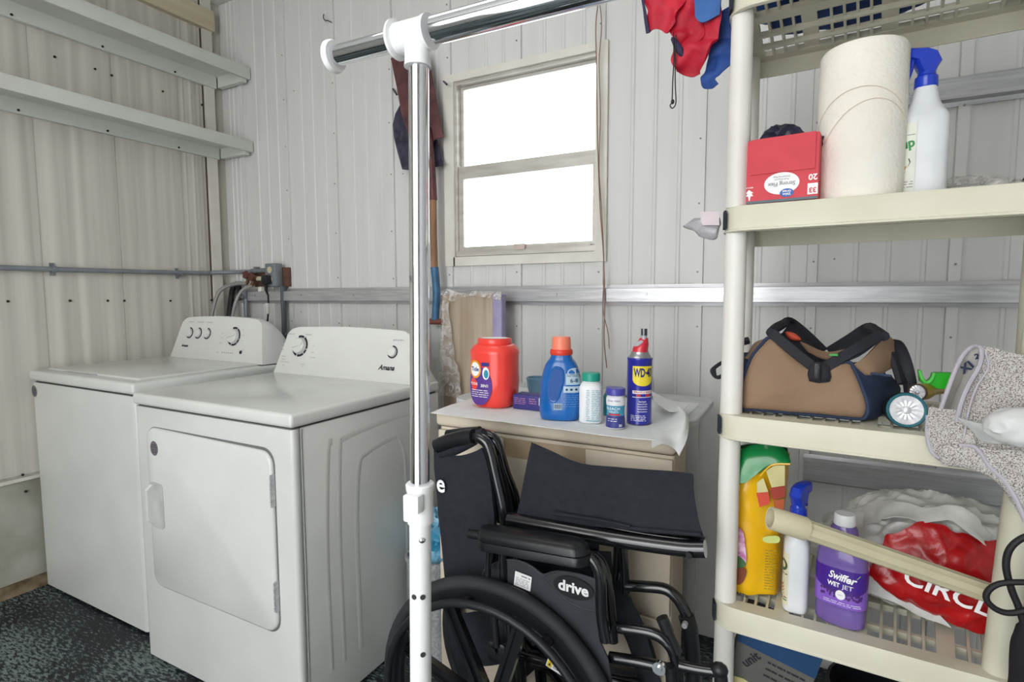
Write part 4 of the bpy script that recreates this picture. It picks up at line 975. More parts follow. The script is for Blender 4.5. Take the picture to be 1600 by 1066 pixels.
b = BM(); gridprint(b, sf, -.020, .020, -.0165, .0165, 1, 1); st = obj('sticker', b, M_whitep, gd)
b = BM(); lines_print(b, lambda x, y, d=0: sf(x, y, .0005), -.004, .017, (.009,), .0028, seed=2)
lines_print(b, lambda x, y, d=0: sf(x, y, .0005), -.016, .016, (.003, -.001, -.0045, -.008, -.0115), .0012, seed=8); obj('lettering', b, M_grey_print, st)
# front frame
T([(973, 852), (975, 880), (977, 925)], 1.13, .0105, 3, name='frame_tube')
T([(965, 850), (963, 885), (961, 905)], 1.14, .0085, 3, name='frame_tube')
T([(978, 915), (1010, 917), (1040, 921), (1058, 935), (1070, 955), (1077, 975)], 1.13, .012, 6, name='hanger_tube')
T([(1072, 962), (1078, 985), (1082, 1025), (1085, 1075)], 1.13, .016, 4, name='hanger_tube', m=M_black)
b = BM(); q = oy(1071, 974, 1.10); cyl(b, q, q+V((0, -.012, 0)), .0055, 10); obj('bolt', b, M_galv, t)
T([(948, 978), (975, 982), (1020, 990), (1043, 1005), (1056, 1030), (1061, 1075)], 1.04, .0115, 6, name='hanger_tube')
T([(953, 1027), (990, 1033), (1035, 1043), (1060, 1050)], 1.05, .0115, 3, name='lower_rail')
T([(1035, 967), (1041, 978), (1051, 1000), (1060, 1020)], 1.0, .008, 3, name='brake_lever', m=M_vinyl)
T([(1034, 965), (1037, 972), (1044, 988)], 1.0, .0115, 3, name='brake_grip', m=M_vinyl)
T([(780, 1010), (850, 1034), (960, 1062), (1000, 1070)], 1.12, .012, 3, name='lower_rail')
b = BM(); patch(b, [pl([(957, 905), (968, 900), (985, 935)], 1.16), pl([(965, 960), (985, 965), (1003, 970)], 1.16), pl([(985, 1010), (1000, 1020), (1022, 1030)], 1.16), pl([(1000, 1070), (1015, 1070), (1035, 1070)], 1.16)], 5, .003); obj('calf_strap', b, M_nylon, t)
b = BM(); rbox(b, 0, 1, 0, 1, 0, 1, .1)
for v in b.verts: p = oy(850, 838, 1.16); v.co = V((p.x+v.co.x*.13, 1.17+v.co.y*.01, .60+v.co.z*.17))
obj('inner_panel', b, M_nylon, t)
b = BM(); patch(b, [pl([(762, 845), (850, 855), (955, 862)], 1.15), pl([(762, 875), (850, 885), (957, 895)], 1.15), pl([(790, 905), (860, 930), (958, 960)], 1.15)], 4, .004); obj('inner_panel', b, M_nylon, t)
b = BM(); patch(b, [pl([(700, 960), (750, 955), (790, 950)], 1.10), pl([(705, 1010), (750, 1005), (800, 1000)], 1.10), pl([(715, 1035), (750, 1040), (800, 1035)], 1.10)], 5, .003, .002); obj('inner_panel', b, M_nylon, t)
b = BM(); q = oy(1030, 1044, 1.0)
for k in range(1): cyl(b, q+V((0, .004, 0)), q+V((0, -.004, 0)), .0125, 18); cyl(b, q+V((0, -.004, 0)), q+V((0, -.008, 0)), .006, 12)
obj('caster_bolt', b, M_chrome, t)
b = BM(); cc = V((-.20, 1.04, .10)); rings = []
for i in range(32):
    a = 2*pi*i/32; d = V((cos(a), 0, sin(a))); rings.append([cc+d*(.082+.017*cos(q))+V((0, .015*sin(q), 0)) for q in [2*pi*k/10 for k in range(10)]])
rings.append(rings[0]); loft(b, rings, False, False); cyl(b, cc+V((0, -.02, 0)), cc+V((0, .02, 0)), .02, 12); box(b, cc.x-.07, cc.x+.07, 1.037, 1.043, .09, .11); box(b, cc.x-.01, cc.x+.01, 1.037, 1.043, .03, .17); cw = obj('caster_wheel', b, M_tyre, t)
T([(1048, 1040), (1050, 1075), (1050, 1110)], 1.03, .011, 2, name='caster_fork', m=M_black)
T([(1062, 1040), (1090, 1046), (1118, 1050)], 1.02, .010, 3, name='footrest_tube')
b = BM(); crumple(b, oy(1124, 1047, 1.02), (.016, .014, .014), 0, 1, 2); tube(b, pl([(1122, 1048), (1126, 1058), (1128, 1075)], 1.02), .012, 10); obj('knob', b, M_black, t)
fs = plane_fn(oy(868, 1042, 1.105), (1, 0, -.3), (.3, 0, 1), .001)
b = BM(); gridprint(b, fs, -.022, .022, -.011, .011, 1, 1); s_ = obj('sticker', b, M_whitep, t)
b = BM(); gridprint(b, fs, -.020, -.008, -.009, .009, 1, 1, .0005); obj('warning_print', b, mat('yellow_warning', 'e8d23a', .5), s_)
b = BM(); f2 = lambda x, y, d=0: fs(x, y, .0009); polyprint(b, f2, [(-.017, -.005), (-.011, -.005), (-.014, .004)]); lines_print(b, f2, -.005, .019, (.004, -.001, -.005), .0015, seed=5); obj('lettering', b, M_print, s_)
T([(772, 960), (774, 985), (776, 1010)], 1.04, .0085, 3, name='brake_plunger', m=M_black)
b = BM(); rbox(b, 0, 1, 0, 1, 0, 1, .15)
p = oy(772, 1015, 1.04)
for v in b.verts: v.co = V((p.x-.018+v.co.x*.045, 1.04+v.co.y*.015, p.z-.03+v.co.z*.045))
cyl(b, (p.x, 1.04, p.z), (p.x, 1.03, p.z), .010, 12); obj('brake_bracket', b, M_black, t)
T([(795, 1000), (796, 1030), (797, 1080)], 1.06, .0085, 3, name='frame_tube')

# ================================================================ PLASTIC SHELF UNIT
O_ = V((-.1535, 1.128, 0)); AX = V((cos(radians(3.5)), -sin(radians(3.5)), 0)); BX = V((-.02, .9998, 0))
def sh(a, b_, z=0): return O_+AX*(a*(1+.45*max(b_, 0)))+BX*b_+V((0, 0, z))
SW, SD, LH = .50, .385, .0485
t = thing('storage_shelf_unit', 'cream plastic shelf unit with slatted shelves and round posts', 'shelf unit', sh(0, 0, 0))
def outline(e, z, r=.045):
    return [sh(a, c, z) for a, c in roundpoly(e, SW-e, e, SD-e, max(r-e, .004), 6)]
def tier(z, bars):
    b = BM()
    # lip ring: outer wall, top border, inner wall
    R = [outline(.004, z-LH), outline(0, z-LH+.002), outline(0, z-LH+.005), outline(.002, z-LH+.007), outline(.002, z-.004), outline(.004, z), outline(.040, z), outline(.040, z-.012), outline(.0075, z-.012), outline(.0075, z-LH)]
    R.append(R[0]); loft(b, R, False, False); bmesh.ops.remove_doubles(b, verts=b.verts, dist=1e-6)
    fr = obj('shelf_tier', b, M_shelfp, t)
    for c0, c1 in bars:
        b = BM(); P = [sh(.038, c0, z-.020), sh(SW-.038, c0, z-.020), sh(SW-.038, c1, z-.020), sh(.038, c1, z-.020)]; loft(b, [P, [p+V((0, 0, .012)) for p in P]]); obj('crossbar', b, M_shelfp, fr)
    for f in (.25, .5, .75):
        b = BM(); c = SW*f; P = [sh(c-.013, .038, z-.010), sh(c+.013, .038, z-.010), sh(c+.013, SD-.038, z-.010), sh(c-.013, SD-.038, z-.010)]; loft(b, [P, [p+V((0, 0, .0085)) for p in P]]); obj('slat', b, M_shelfp, fr)
    a = .058
    while a < SW-.05:
        if min(abs(a-SW*f) for f in (.25, .5, .75)) > .018:
            b = BM(); P = [sh(a-.0022, .038, z-.014), sh(a+.0022, .038, z-.014), sh(a+.0022, SD-.038, z-.014), sh(a-.0022, SD-.038, z-.014)]; loft(b, [P, [p+V((0, 0, .0125)) for p in P]]); obj('slat', b, M_shelfp, fr)
        a += .0205
    # dark boxes painted as the shade inside corner openings, left and right ends
    for a_, s in ((-.0006, 1), (SW+.0006, -1)):
        b = BM()
        for c0, c1 in ((.012, .034), (SD-.04, SD-.018)):
            P = [sh(a_+(.005 if c == .012 else .0)*s*(1 if c == c0 else 1), c, zz) for c, zz in ((c0, z-LH+.008), (c1, z-LH+.008), (c1, z-.006), (c0, z-.006))]
            loft(b, [P, [p+AX*(.004*s) for p in P]])
        obj('corner_opening', b, M_black_hole, fr)
    return fr
TIERS = (.215, .605, .988, 1.386, 1.786)
for z in TIERS: tier(z, ((.118, .150), (.215, .223), (.28, .288)) if z > 1.7 else ((.096, .106), (.19, .24), (.29, .30)))
lv = [0]+list(TIERS)
for (pa, pb) in ((.024, .036), (SW-.030, .036), (.018, SD-.045), (SW-.030, SD-.045)):
    for z0, z1 in zip(lv, lv[1:]):
        lean = (lambda z: AX*(-.030*(1.386-z)/.78)) if pa > .3 and pb < .1 else (lambda z: V((0, 0, 0)))
        r = .0205 if pb < .1 else .0185; p = sh(pa, pb); b = BM()
        za, zb = (z0, z1-.012) if z0 else (0, z1-.012)
        lathe(b, p.x, p.y, za, [(0, r), (.01, r), ((zb-za)*.5, r*.99), (zb-za-.02, r*.95), (zb-za-.004, r*.93), (zb-za, r*.8)], 24)
        for v in b.verts: v.co += lean(v.co.z)
        obj('post', b, M_post if pa < .3 else M_shelfp, t)
p = sh(SW-.03, .036); b = BM(); lathe(b, p.x, p.y, 1.386-LH, [(0, .026), (.01, .027), (.06, .025), (.066, .022)], 20); obj('post_collar', b, M_shelfp, t)
# ================================================================ THINGS ON THE UPPER SHELF (z 1.386)
Z1, Z2, Z3 = 1.387, .989, .606
def boxsh(b, u0, u1, yv, depth, z0, z1):
    pass
# red bag carton
y = 1.137; pL = oy(1166, 300, y); pR = oy(1278, 295, y-.007)
t = thing('trash_bag_carton', 'red carton of trash bags standing upside down beside the paper roll', 'box', ((pL.x+pR.x)/2, y+.05, Z1))
h = .114
xa = V((pR.x-pL.x, -.012, 0)).normalized(); W = (V((pR.x, 0, 0))-V((pL.x, 0, 0))).length; ya = V((-xa.y, xa.x, 0))
o = V((pL.x, y, Z1+.001))
b = BM()
def bx(x0, x1, d0, d1, z0, z1, m=0):
    P = [o+xa*x0+ya*d0, o+xa*x1+ya*d0, o+xa*x1+ya*d1, o+xa*x0+ya*d1]; loft(b, [[p+V((0, 0, z0)) for p in P], [p+V((0, 0, z1)) for p in P]])
bx(0, W, 0, .002, 0, h); bx(0, .002, .002, .10, 0, h); bx(W-.002, W, .002, .10, 0, h); bx(0, W, .10, .102, 0, h+.004); bx(.002, W-.002, .002, .10, 0, .002)
M_rc = mat('red_carton', 'cf3341', .5, col2='c82d3b'); ct = obj('carton', b, M_rc, t)
b = BM(); bx(.006, W-.005, -.0028, .0, .052, h+.001); obj('carton_flap', b, M_rc, ct)
b = BM(); bx(.001, W, -.0006, 0, .0, .0045); obj('printed_edge', b, mat('teal_grey_strip', '5e6f78', .6), ct)
fx = plane_fn(o+xa*(W/2)+V((0, 0, .03)), xa, (0, 0, 1), .0006)
b = BM(); discprint(b, fx, .001, .002, .029, .0195, 32); obj('label', b, M_whitep, ct)
b = BM(); discprint(b, fx, .010, -.0155, .0115, .0075, 26, d=.0005); obj('label', b, mat('blue_oval', '2a62ae', .5), ct)
R2 = lambda x, y, d=.001: fx(x, y, d)
b = BM(); text(b, 'Strong Flex', .0098, R2, rot=pi, cx=.001, cy=.001, bold=.01, width=.045); text(b, 'Multi-Purpose', .0042, R2, rot=pi, cx=.001, cy=.009); text(b, 'Drawstring Bags', .0042, R2, rot=pi, cx=.001, cy=.0135); obj('lettering', b, M_grey_print, ct)
b = BM(); text(b, 'Great', .006, R2, rot=pi, cx=.010, cy=-.013, bold=.02); text(b, 'Value', .006, R2, rot=pi, cx=.010, cy=-.018, bold=.02)
text(b, '20', .014, R2, rot=pi, cx=.051, cy=.008, bold=.03); gridprint(b, fx, .043, .059, -.022, -.003, 1, 1)
polyprint(b, fx, [(-.054, -.004), (-.046, -.010), (-.049, -.011), (-.046, -.016), (-.0505, -.016), (-.052, -.024), (-.0535, -.024), (-.055, -.016), (-.059, -.016), (-.056, -.011), (-.059, -.010)]); text(b, 'MEDIUM', .0035, R2, rot=pi, cx=-.053, cy=-.0005, bold=.01); obj('lettering', b, M_whitep, ct)
b = BM(); text(b, '33', .012, lambda x, y: fx(x, y, .001), rot=pi, cx=.051, cy=-.0145, bold=.03); obj('lettering', b, mat('red_print', 'c92a3a', .4), ct)
b = BM(); crumple(b, o+xa*W*.42+ya*.045+V((0, 0, h-.002)), (.034, .03, .030), .24, 1.8, 3, 9); crumple(b, o+xa*W*.78+ya*.06+V((0, 0, h-.006)), (.030, .03, .016), .3, 3, 3, 11); crumple(b, o+xa*W*.13+ya*.06+V((0, 0, h-.005)), (.020, .03, .012), .3, 3, 3, 12)
obj('bag_liner', b, mat('black_trash_bag', '23233c', .25, col2='1c1c30'), t)
# paper towel roll
yv = 1.20; pc = oy(1340, 300, yv); rr = .0670
t = thing('paper_towel_roll', 'large white paper towel roll standing on the upper shelf', 'paper roll', (pc.x, pc.y, Z1))
b = BM(); hh = .262; lathe(b, pc.x, pc.y, Z1+.001, [(0, rr), (.003, rr+.001), (hh*.5, rr+.0015), (hh-.006, rr+.001), (hh, rr-.003), (hh, .022), (hh-.03, .021)], 56)
M_roll = mat('quilted_paper_towel', 'efebe1', .9, col2='e9e4d9', scale=8, bump=1.0, bscale=130)
ro = obj('roll', b, M_roll, t)
fr_ = cyl_fn(pc.x, pc.y, Z1, rr+.0022, facing(pc.x, pc.y))
for k, (ph, z0, amp) in enumerate(((.0, .130, .052), (.02, .085, .075))):
    b = BM(); tube(b, [fr_(x, z0+amp*(1-((x-ph)/.09)**2), .0004) for x in [-.088+.004*i for i in range(45)] if True], .0007, 5, 0); obj('stitch_line', b, mat('tan_emboss_line', 'e0d5c4', .8), ro)
# spray bottle, upper shelf
def spraybottle(label, cx, cy, z, H, trig_dir, M_body, w=.040, dpt=.025, headH=.066, neck=.013, rot=0, group=None, Mtr=None):
    t = thing('spray_bottle', label, 'spray bottle', (cx, cy, z), group)
    b = BM(); hb = H-headH
    prof = catmull([V(q) for q in ((0, w-.004, dpt-.003), (.004, w, dpt), (hb*.35, w, dpt), (hb*.66, w, dpt), (hb*.74, w*.88, dpt*.9), (hb*.83, w*.62, dpt*.75), (hb*.93, neck*1.35, neck*1.3), (hb, neck*1.15, neck*1.15))], 3)
    loft(b, [ring(cx, cy, z+.001+q.x, q.y, q.z, 3.2 if q.x < hb*.75 else 2.3, 36, rot) for q in prof]); bo = obj('body', b, M_body, t)
    Mt = Mtr or mat('blue_trigger_plastic', '1c3fc4', .3, col2='1836ae', coat=.3)
    b = BM(); lathe(b, cx, cy, z+hb-.004, [(0, neck*1.25), (.002, neck*1.35), (.018, neck*1.3), (.021, neck*1.05), (.026, neck)], 20)
    d = V((cos(trig_dir), sin(trig_dir), 0)); s = V((-d.y, d.x, 0)); c0 = V((cx, cy, z+hb+.022))
    ou = [(-.020, .018), (-.012, .034), (.004, .040), (.030, .040), (.034, .034), (.033, .024), (.020, .020), (.014, .006), (.008, -.004), (-.010, -.004), (-.012, .004)]
    def ex(o_, wd): return [[c0+d*x+V((0, 0, h_))+s*wd*sg*k for x, h_ in o_] for sg, k in ((-1, 1), (1, 1))]
    c_ = (.006, .020)
    sc = lambda f: [(c_[0]+(x-c_[0])*f, c_[1]+(h_-c_[1])*f) for x, h_ in ou]
    loft(b, [[c0+d*x+V((0, 0, h_))+s*-.011 for x, h_ in sc(.86)], [c0+d*x+V((0, 0, h_))+s*-.007 for x, h_ in ou], [c0+d*x+V((0, 0, h_))+s*.007 for x, h_ in ou], [c0+d*x+V((0, 0, h_))+s*.011 for x, h_ in sc(.86)]])
    obj('spray_head', b, Mt, t)
    b = BM(); tube(b, [c0+d*.024+V((0, 0, .022)), c0+d*.026+V((0, 0, .006)), c0+d*.030+V((0, 0, -.010))], [.005, .0035], 8, 3); obj('trigger', b, Mt, t)
    b = BM(); cyl(b, c0+d*.033+V((0, 0, .031)), c0+d*.041+V((0, 0, .031)), .0058, 10); obj('nozzle', b, Mt, t)
    return t, bo
py = 1.215; pb = oy(1437, 290, py)
M_wsb = mat('white_spray_plastic', 'dcdfe2', .35, col2='d5d8dc')
t, bo = spraybottle('white spray bottle with blue trigger on the upper shelf', pb.x+.001, py, Z1, .252, radians(200), M_wsb, w=.0365, dpt=.03, headH=.060, rot=radians(-8))
fs_ = sup(pb.x+.001, py, .0365, .030, 3.2, Z1+.06, facing(pb.x, py)-.75)
b = BM(); gridprint(b, fs_, -.026, .016, -.052, .066, 8, 1); lab = obj('label', b, mat('cream_label', 'e3e6da', .5), bo)
b = BM(); text(b, 'Roundup', .022, lambda x, y: fs_(x, y, .0006), rot=radians(14), bold=.03, shear=.15, cx=-.018, cy=.025, width=.064); obj('logo', b, mat('green_print', '2e8a45', .5), lab)
b = BM(); polyprint(b, lambda x, y: fs_(x, y, .0006), [(-.008, -.002), (.008, .006), (.010, 0), (0, -.026)]); obj('label_emblem', b, mat('dark_emblem', '3e3a3e', .5), lab)
b = BM(); polyprint(b, lambda x, y: fs_(x, y, .0010), [(-.004, -.010), (.006, -.006), (.0, -.022)]); obj('label_emblem', b, mat('gold_emblem', 'c8a032', .5), lab)
b = BM(); lines_print(b, lambda x, y, d=0: fs_(x, y, .0004), -.006, .014, (-.034, -.038, -.043, .045), .0013, seed=2); obj('lettering', b, M_grey_print, lab)
# wrapped stack behind
q = oy(1512, 300, 1.40)
t = thing('wrapped_paper_plates', 'plastic-wrapped stack of white plates behind the upper spray bottle', 'plates', (q.x, 1.40, Z1))
b = BM(); lathe(b, q.x-.012, 1.405, Z1, [(0, .03), (.002, .045), (.01, .06), (.03, .068), (.034, .066), (.040, .055), (.043, .02)], 30); obj('plates', b, mat('offwhite_plates', 'cfccc8', .6), t)
b = BM(); crumple(b, (q.x-.005, 1.40, Z1+.034), (.07, .055, .022), .28, 3, 4, 4, Z1+.001); obj('film', b, M_film, t)
q = oy(1597, 262, 1.38); b = BM(); crumple(b, (q.x+.055, 1.42, Z1+.04), (.035, .03, .038), .25, 2, 3, 8, Z1+.001); tag(obj('dark_bundle', b, mat('dark_grey_cloth', '3f4042', .8), loc=(q.x+.055, 1.42, Z1)), 'dark grey bundle at the far right end of the upper shelf', 'bundle')
# grey plastic bag caught on the left end of the upper shelf
q = oy(1100, 352, 1.17)
t = thing('plastic_wrap_bag', 'crumpled clear plastic bag sticking out left of the upper shelf', 'bag', (q.x, 1.17, 1.36))
b = BM(); pillow(b, pl([(1069, 352), (1085, 342), (1104, 334), (1122, 334), (1126, 350), (1122, 372), (1108, 376), (1092, 368), (1080, 360)], 1.17), (0, -.012, 0), (0, .02, 0), 3, 4, .006, 60, 3); obj('bag', b, mat('grey_white_plastic', 'c5c2c6', .3, col2='b0adb2', trans=.25, scale=60), t)
b = BM(); patch(b, [pl([(1094, 331), (1110, 331), (1124, 331)], 1.152), pl([(1095, 345), (1110, 344), (1124, 343)], 1.152), pl([(1098, 352), (1110, 352), (1124, 352)], 1.153)], 3, .001); obj('printed_tag', b, mat('pale_pink_print', 'd2c6ca', .6), t)

# ================================================================ MIDDLE SHELF (z .988)
M_tan = mat('tan_canvas', '947a63', .85, col2='876d56', scale=8, bump=.35, bscale=700); M_navy = mat('navy_canvas', '2f3d58', .85, col2='26324a', scale=12, bump=.35, bscale=700)
M_web = mat('black_webbing', '1f2028', .7, bump=.4, bscale=500)
t = thing('tool_bag', 'tan and navy canvas tool bag standing open on the middle shelf', 'bag', oy(1262, 600, 1.28)*1)
t.location = V((oy(1262, 600, 1.28).x, 1.28, Z2))
yf, yb = 1.185, 1.36
front = [(1152, 628), (1158, 600), (1172, 562), (1190, 538), (1203, 527), (1222, 540), (1247, 562), (1262, 572), (1285, 574), (1305, 570), (1327, 566), (1334, 575), (1345, 600), (1356, 633), (1352, 652), (1338, 661), (1290, 657), (1230, 652), (1172, 644), (1157, 640)]
def zc(p, lo=Z2+.004): return V((p.x, p.y, max(p.z, lo)))
F = [zc(p) for p in pl(front, yf)]
c = sum(F, V((0, 0, 0)))/len(F)
b = BM()
mid = [zc(V((c.x+(p.x-c.x)*1.10+.012, (yf+yb)/2, Z2+(p.z-Z2)*.93))) for p in F]
bk_ = [zc(V((c.x+(p.x-c.x)*1.06+.055, yb, Z2+(p.z-Z2)*.86))) for p in F]
loft(b, [[p+V((0, .002, 0)) for p in F], [F[i]*.5+mid[i]*.5+V((0, -.01, 0)) for i in range(len(F))], mid, bk_]); bagb = obj('body', b, M_navy, t)
b = BM(); Fi = [c+(p-c)*.97 for p in F]; pillow(b, Fi, (0, -.016, 0), (0, .004, 0), 3, 7, .0022, 26, 2)
for v in b.verts: v.co.z = max(v.co.z, Z2+.006)
obj('front_panel', b, M_tan, t)
b = BM(); tube(b, [p+V((0, -.001, 0)) for p in F], .0032, 8, 3, closed=True); obj('piping', b, M_navy, t)
# navy right pocket and upper tan side
b = BM(); patch(b, [pl([(1332, 572), (1350, 580), (1372, 583), (1392, 586)], 1.19), [oy(1348, 606, 1.188), oy(1366, 608, 1.22), oy(1385, 607, 1.27), oy(1404, 604, 1.32)], [oy(1357, 640, 1.188), oy(1370, 640, 1.22), oy(1385, 634, 1.27), oy(1398, 626, 1.32)], [oy(1345, 661, 1.19), oy(1362, 658, 1.22), oy(1376, 648, 1.26), oy(1386, 640, 1.3)]], 5, .004, .002, 25)
for v in b.verts: v.co.z = max(v.co.z, Z2+.002)
obj('side_pocket', b, M_navy, t)
b = BM(); patch(b, [[oy(1333, 571, 1.186), oy(1352, 558, 1.20), oy(1374, 533, 1.24), oy(1388, 527, 1.28)], [oy(1345, 580, 1.184), oy(1362, 574, 1.20), oy(1385, 556, 1.25), oy(1404, 545, 1.30)], [oy(1352, 586, 1.186), oy(1372, 586, 1.21), oy(1392, 577, 1.26), oy(1416, 560, 1.32)]], 6, .004, .003, 25, 2); obj('side_flap', b, M_tan, t)
b = BM(); patch(b, [[oy(1203, 526, 1.19), oy(1180, 535, 1.24), oy(1172, 545, 1.30)], [oy(1190, 540, 1.19), oy(1172, 548, 1.23), oy(1166, 556, 1.28)], [oy(1172, 562, 1.192), oy(1164, 560, 1.22), oy(1160, 562, 1.26)]], 5, .004); obj('side_flap', b, M_tan, t)
b = BM(); patch(b, [[oy(1152, 552, 1.25), oy(1172, 552, 1.23)], [oy(1152, 600, 1.22), oy(1166, 590, 1.20)], [oy(1150, 640, 1.20), oy(1157, 640, 1.19)]], 6, .004); obj('side_pocket', b, M_navy, t)
# inside of the opening
b = BM(); patch(b, [[oy(1205, 527, 1.195), oy(1262, 572, 1.18), oy(1330, 560, 1.19), oy(1376, 530, 1.23)], [oy(1222, 520, 1.26), oy(1275, 560, 1.25), oy(1320, 555, 1.26), oy(1372, 518, 1.28)], [oy(1235, 503, 1.34), oy(1283, 551, 1.33), oy(1300, 551, 1.33), oy(1360, 512, 1.34)]], 5, .003); obj('bag_lining', b, mat('dark_lining', '2a2b36', .9), t)
b = BM(); patch(b, [[oy(1250, 536, 1.24), oy(1290, 552, 1.23), oy(1330, 546, 1.24)], [oy(1262, 550, 1.22), oy(1290, 562, 1.215), oy(1325, 556, 1.22)]], 6, .004); obj('bag_lining', b, M_tan, t)
def strap(pts, r=.012, flat=.3, m=M_web, name='zip_band'):
    b = BM(); P = catmull(pts, 5); rings = []
    for i, p in enumerate(P):
        tt = (P[min(i+1, len(P)-1)]-P[max(i-1, 0)]).normalized(); s = tt.cross(V((0, 1, 0))).normalized()*r; n = V((0, r*flat, 0))
        rings.append([p-s-n*.6, p-s*.9-n, p+s*.9-n, p+s-n*.6, p+s+n*.6, p-s+n*.6])
    loft(b, rings); return obj(name, b, m, t)
strap(pl([(1206, 520), (1222, 534), (1245, 553), (1272, 574)], 1.178), .0095)
strap([oy(1280, 580, 1.172), oy(1312, 560, 1.178), oy(1345, 541, 1.19), oy(1378, 522, 1.215)], .0095)
strap([oy(1207, 517, 1.19), oy(1222, 508, 1.26), oy(1234, 502, 1.33), oy(1258, 520, 1.35), (oy(1288, 549, 1.36))], .0085)
strap([oy(1294, 549, 1.36), oy(1325, 530, 1.35), oy(1356, 511, 1.33), oy(1372, 519, 1.25)], .0085)
b = BM(); tube(b, [oy(1204, 520, 1.18), oy(1214, 511, 1.23), oy(1226, 505, 1.28)], .009, 8, 4); obj('zip_edge', b, M_web, t)
b = BM(); tube(b, [oy(1356, 512, 1.32), oy(1368, 516, 1.27), oy(1382, 526, 1.215)], .009, 8, 4); obj('zip_edge', b, M_web, t)
b = BM(); pillow(b, pl([(1264, 573), (1272, 566), (1290, 568), (1297, 580), (1296, 597), (1264, 596)], 1.166), (0, -.006, 0), (0, .004, 0), 2, 3); obj('closure_patch', b, M_web, t)
b = BM(); q0 = oy(1277, 570, 1.157); rbox(b, q0.x-.0055, q0.x+.0055, 1.148, 1.158, oy(1277, 592, 1.157).z, oy(1277, 567, 1.157).z, .0025); q1 = oy(1277, 574, 1.148); cyl(b, q1+V((0, 0, 0)), q1+V((0, -.003, 0)), .0035, 10); obj('buckle', b, M_black, t)
b = BM(); tube(b, [oy(1390, 536, 1.30), oy(1402, 540, 1.28), oy(1412, 560, 1.26), oy(1420, 590, 1.25), oy(1425, 625, 1.25)], .011, 8, 5, flat=.4)
obj('shoulder_strap', b, M_web, t)
b = BM(); tube(b, [oy(1395, 552, 1.27), oy(1405, 575, 1.26), oy(1412, 600, 1.25)], .016, 8, 4, flat=.5); obj('shoulder_strap', b, M_web, t)
b = BM(); tube(b, [oy(1170, 532, 1.3), oy(1158, 536, 1.3), oy(1152, 548, 1.28)], .008, 8, 3); obj('shoulder_strap', b, M_web, t)
b = BM(); tube(b, [oy(1160, 575, 1.20), oy(1135, 565, 1.195), oy(1116, 575, 1.18), oy(1113, 582, 1.175), oy(1122, 590, 1.18), oy(1140, 580, 1.19)], .004, 8, 4); pillow(b, pl([(1110, 578), (1118, 572), (1120, 590)], 1.178), (0, -.003, 0), (0, .003, 0), 0, 3); obj('strap_end', b, M_web, t)
b = BM(); pillow(b, pl([(1226, 519), (1240, 520), (1252, 530), (1246, 533), (1234, 531)], 1.255), (0, -.008, 0), (0, .01, 0), 3, 3); tag(obj('orange_tool_grip', b, mat('orange_red_rubber', 'd2553c', .5), loc=oy(1238, 526, 1.26)), 'orange-red tool grip poking out of the open tool bag', 'tool')
b = BM(); p = oy(1302, 553, 1.19); rbox(b, p.x-.007, p.x+.007, 1.166, 1.172, p.z-.002, p.z+.002, .001); obj('zip_pull', b, mat('green_zip_tag', '3fa04a', .5), t)
# big flashlight
def flashlight(label, cu, cv, yv, R, Lh, dirv, M_b, M_ring, name='flashlight', rest=None):
    c = oy(cu, cv, yv)
    if rest is not None: c.z = rest+R
    t = thing(name, label, 'flashlight', (c.x, c.y, c.z-R)); d = V(dirv).normalized(); a = V((0, 0, 1)).cross(d).normalized(); u = d.cross(a)
    def rg(s, r, n=28): return [c-d*s+a*cos(2*pi*i/n)*r+u*sin(2*pi*i/n)*r for i in range(n)]
    b = BM(); loft(b, [rg(.001, R*.94), rg(.004, R), rg(.03, R*.97), rg(.045, R*.8), rg(.055, R*.6), rg(Lh-.01, R*.58), rg(Lh, R*.5)]); obj('body', b, M_b, t)
    b = BM(); loft(b, [rg(.003, R*.985), rg(-.003, R*.985), rg(-.005, R*.93), rg(-.003, R*.84), rg(.0005, R*.82)], False, False); obj('bezel', b, M_ring, t)
    b = BM(); prof = [rg(-.0005, R*.84), rg(-.0004, R*.6), rg(.0, R*.25), rg(-.002, R*.2), rg(-.005, R*.15), rg(-.006, R*.03)]
    pts = []
    for k, r_ in enumerate(prof):
        if k in (1, 2): r_ = [p-d*(.0007*(1+cos(2*pi*i/28*14))*(1 if k == 1 else .6)) for i, p in enumerate(r_)]
        pts.append(r_)
    loft(b, pts, False, True); obj('lens', b, mat('silver_reflector', 'f6f6f8', .3, .45, col2='dcdce2', scale=90), t, ang=20)
    return t
flashlight('large flashlight with teal ring lying face out on the middle shelf', 1416, 646, 1.165, .0305, .15, (.08, -1, .12), M_black, mat('teal_ring_plastic', '2f6f7c', .35), rest=Z2)
flashlight('small flashlight with yellow barrel lying on the large flashlight', 1434, 613, 1.20, .0150, .12, (-.55, -1, .05), mat('yellow_brass_barrel', 'b99a3e', .35, .5), mat('brown_ring', '5c4336', .4))
# green clip
t = thing('green_level_tool', 'bright green plastic tool with hooked end beside the knit cloth', 'tool', oy(1460, 606, 1.25))
b = BM(); P = pl([(1436, 579), (1440, 580), (1441, 588), (1445, 595), (1451, 596), (1456, 591), (1458, 584), (1462, 583), (1500, 584), (1500, 606), (1470, 608), (1446, 603), (1438, 597)], 1.235); prism(b, P, (0, .02, 0))
obj('body', b, mat('bright_green_plastic', '22b31f', .35, col2='1ea31b'), t)
b = BM(); tube(b, pl([(1437, 579), (1440, 590), (1447, 598), (1455, 594), (1460, 583)], 1.232), .0028, 8, 5); obj('hook_rim', b, mat('light_green_plastic', '5ad257', .35), t)

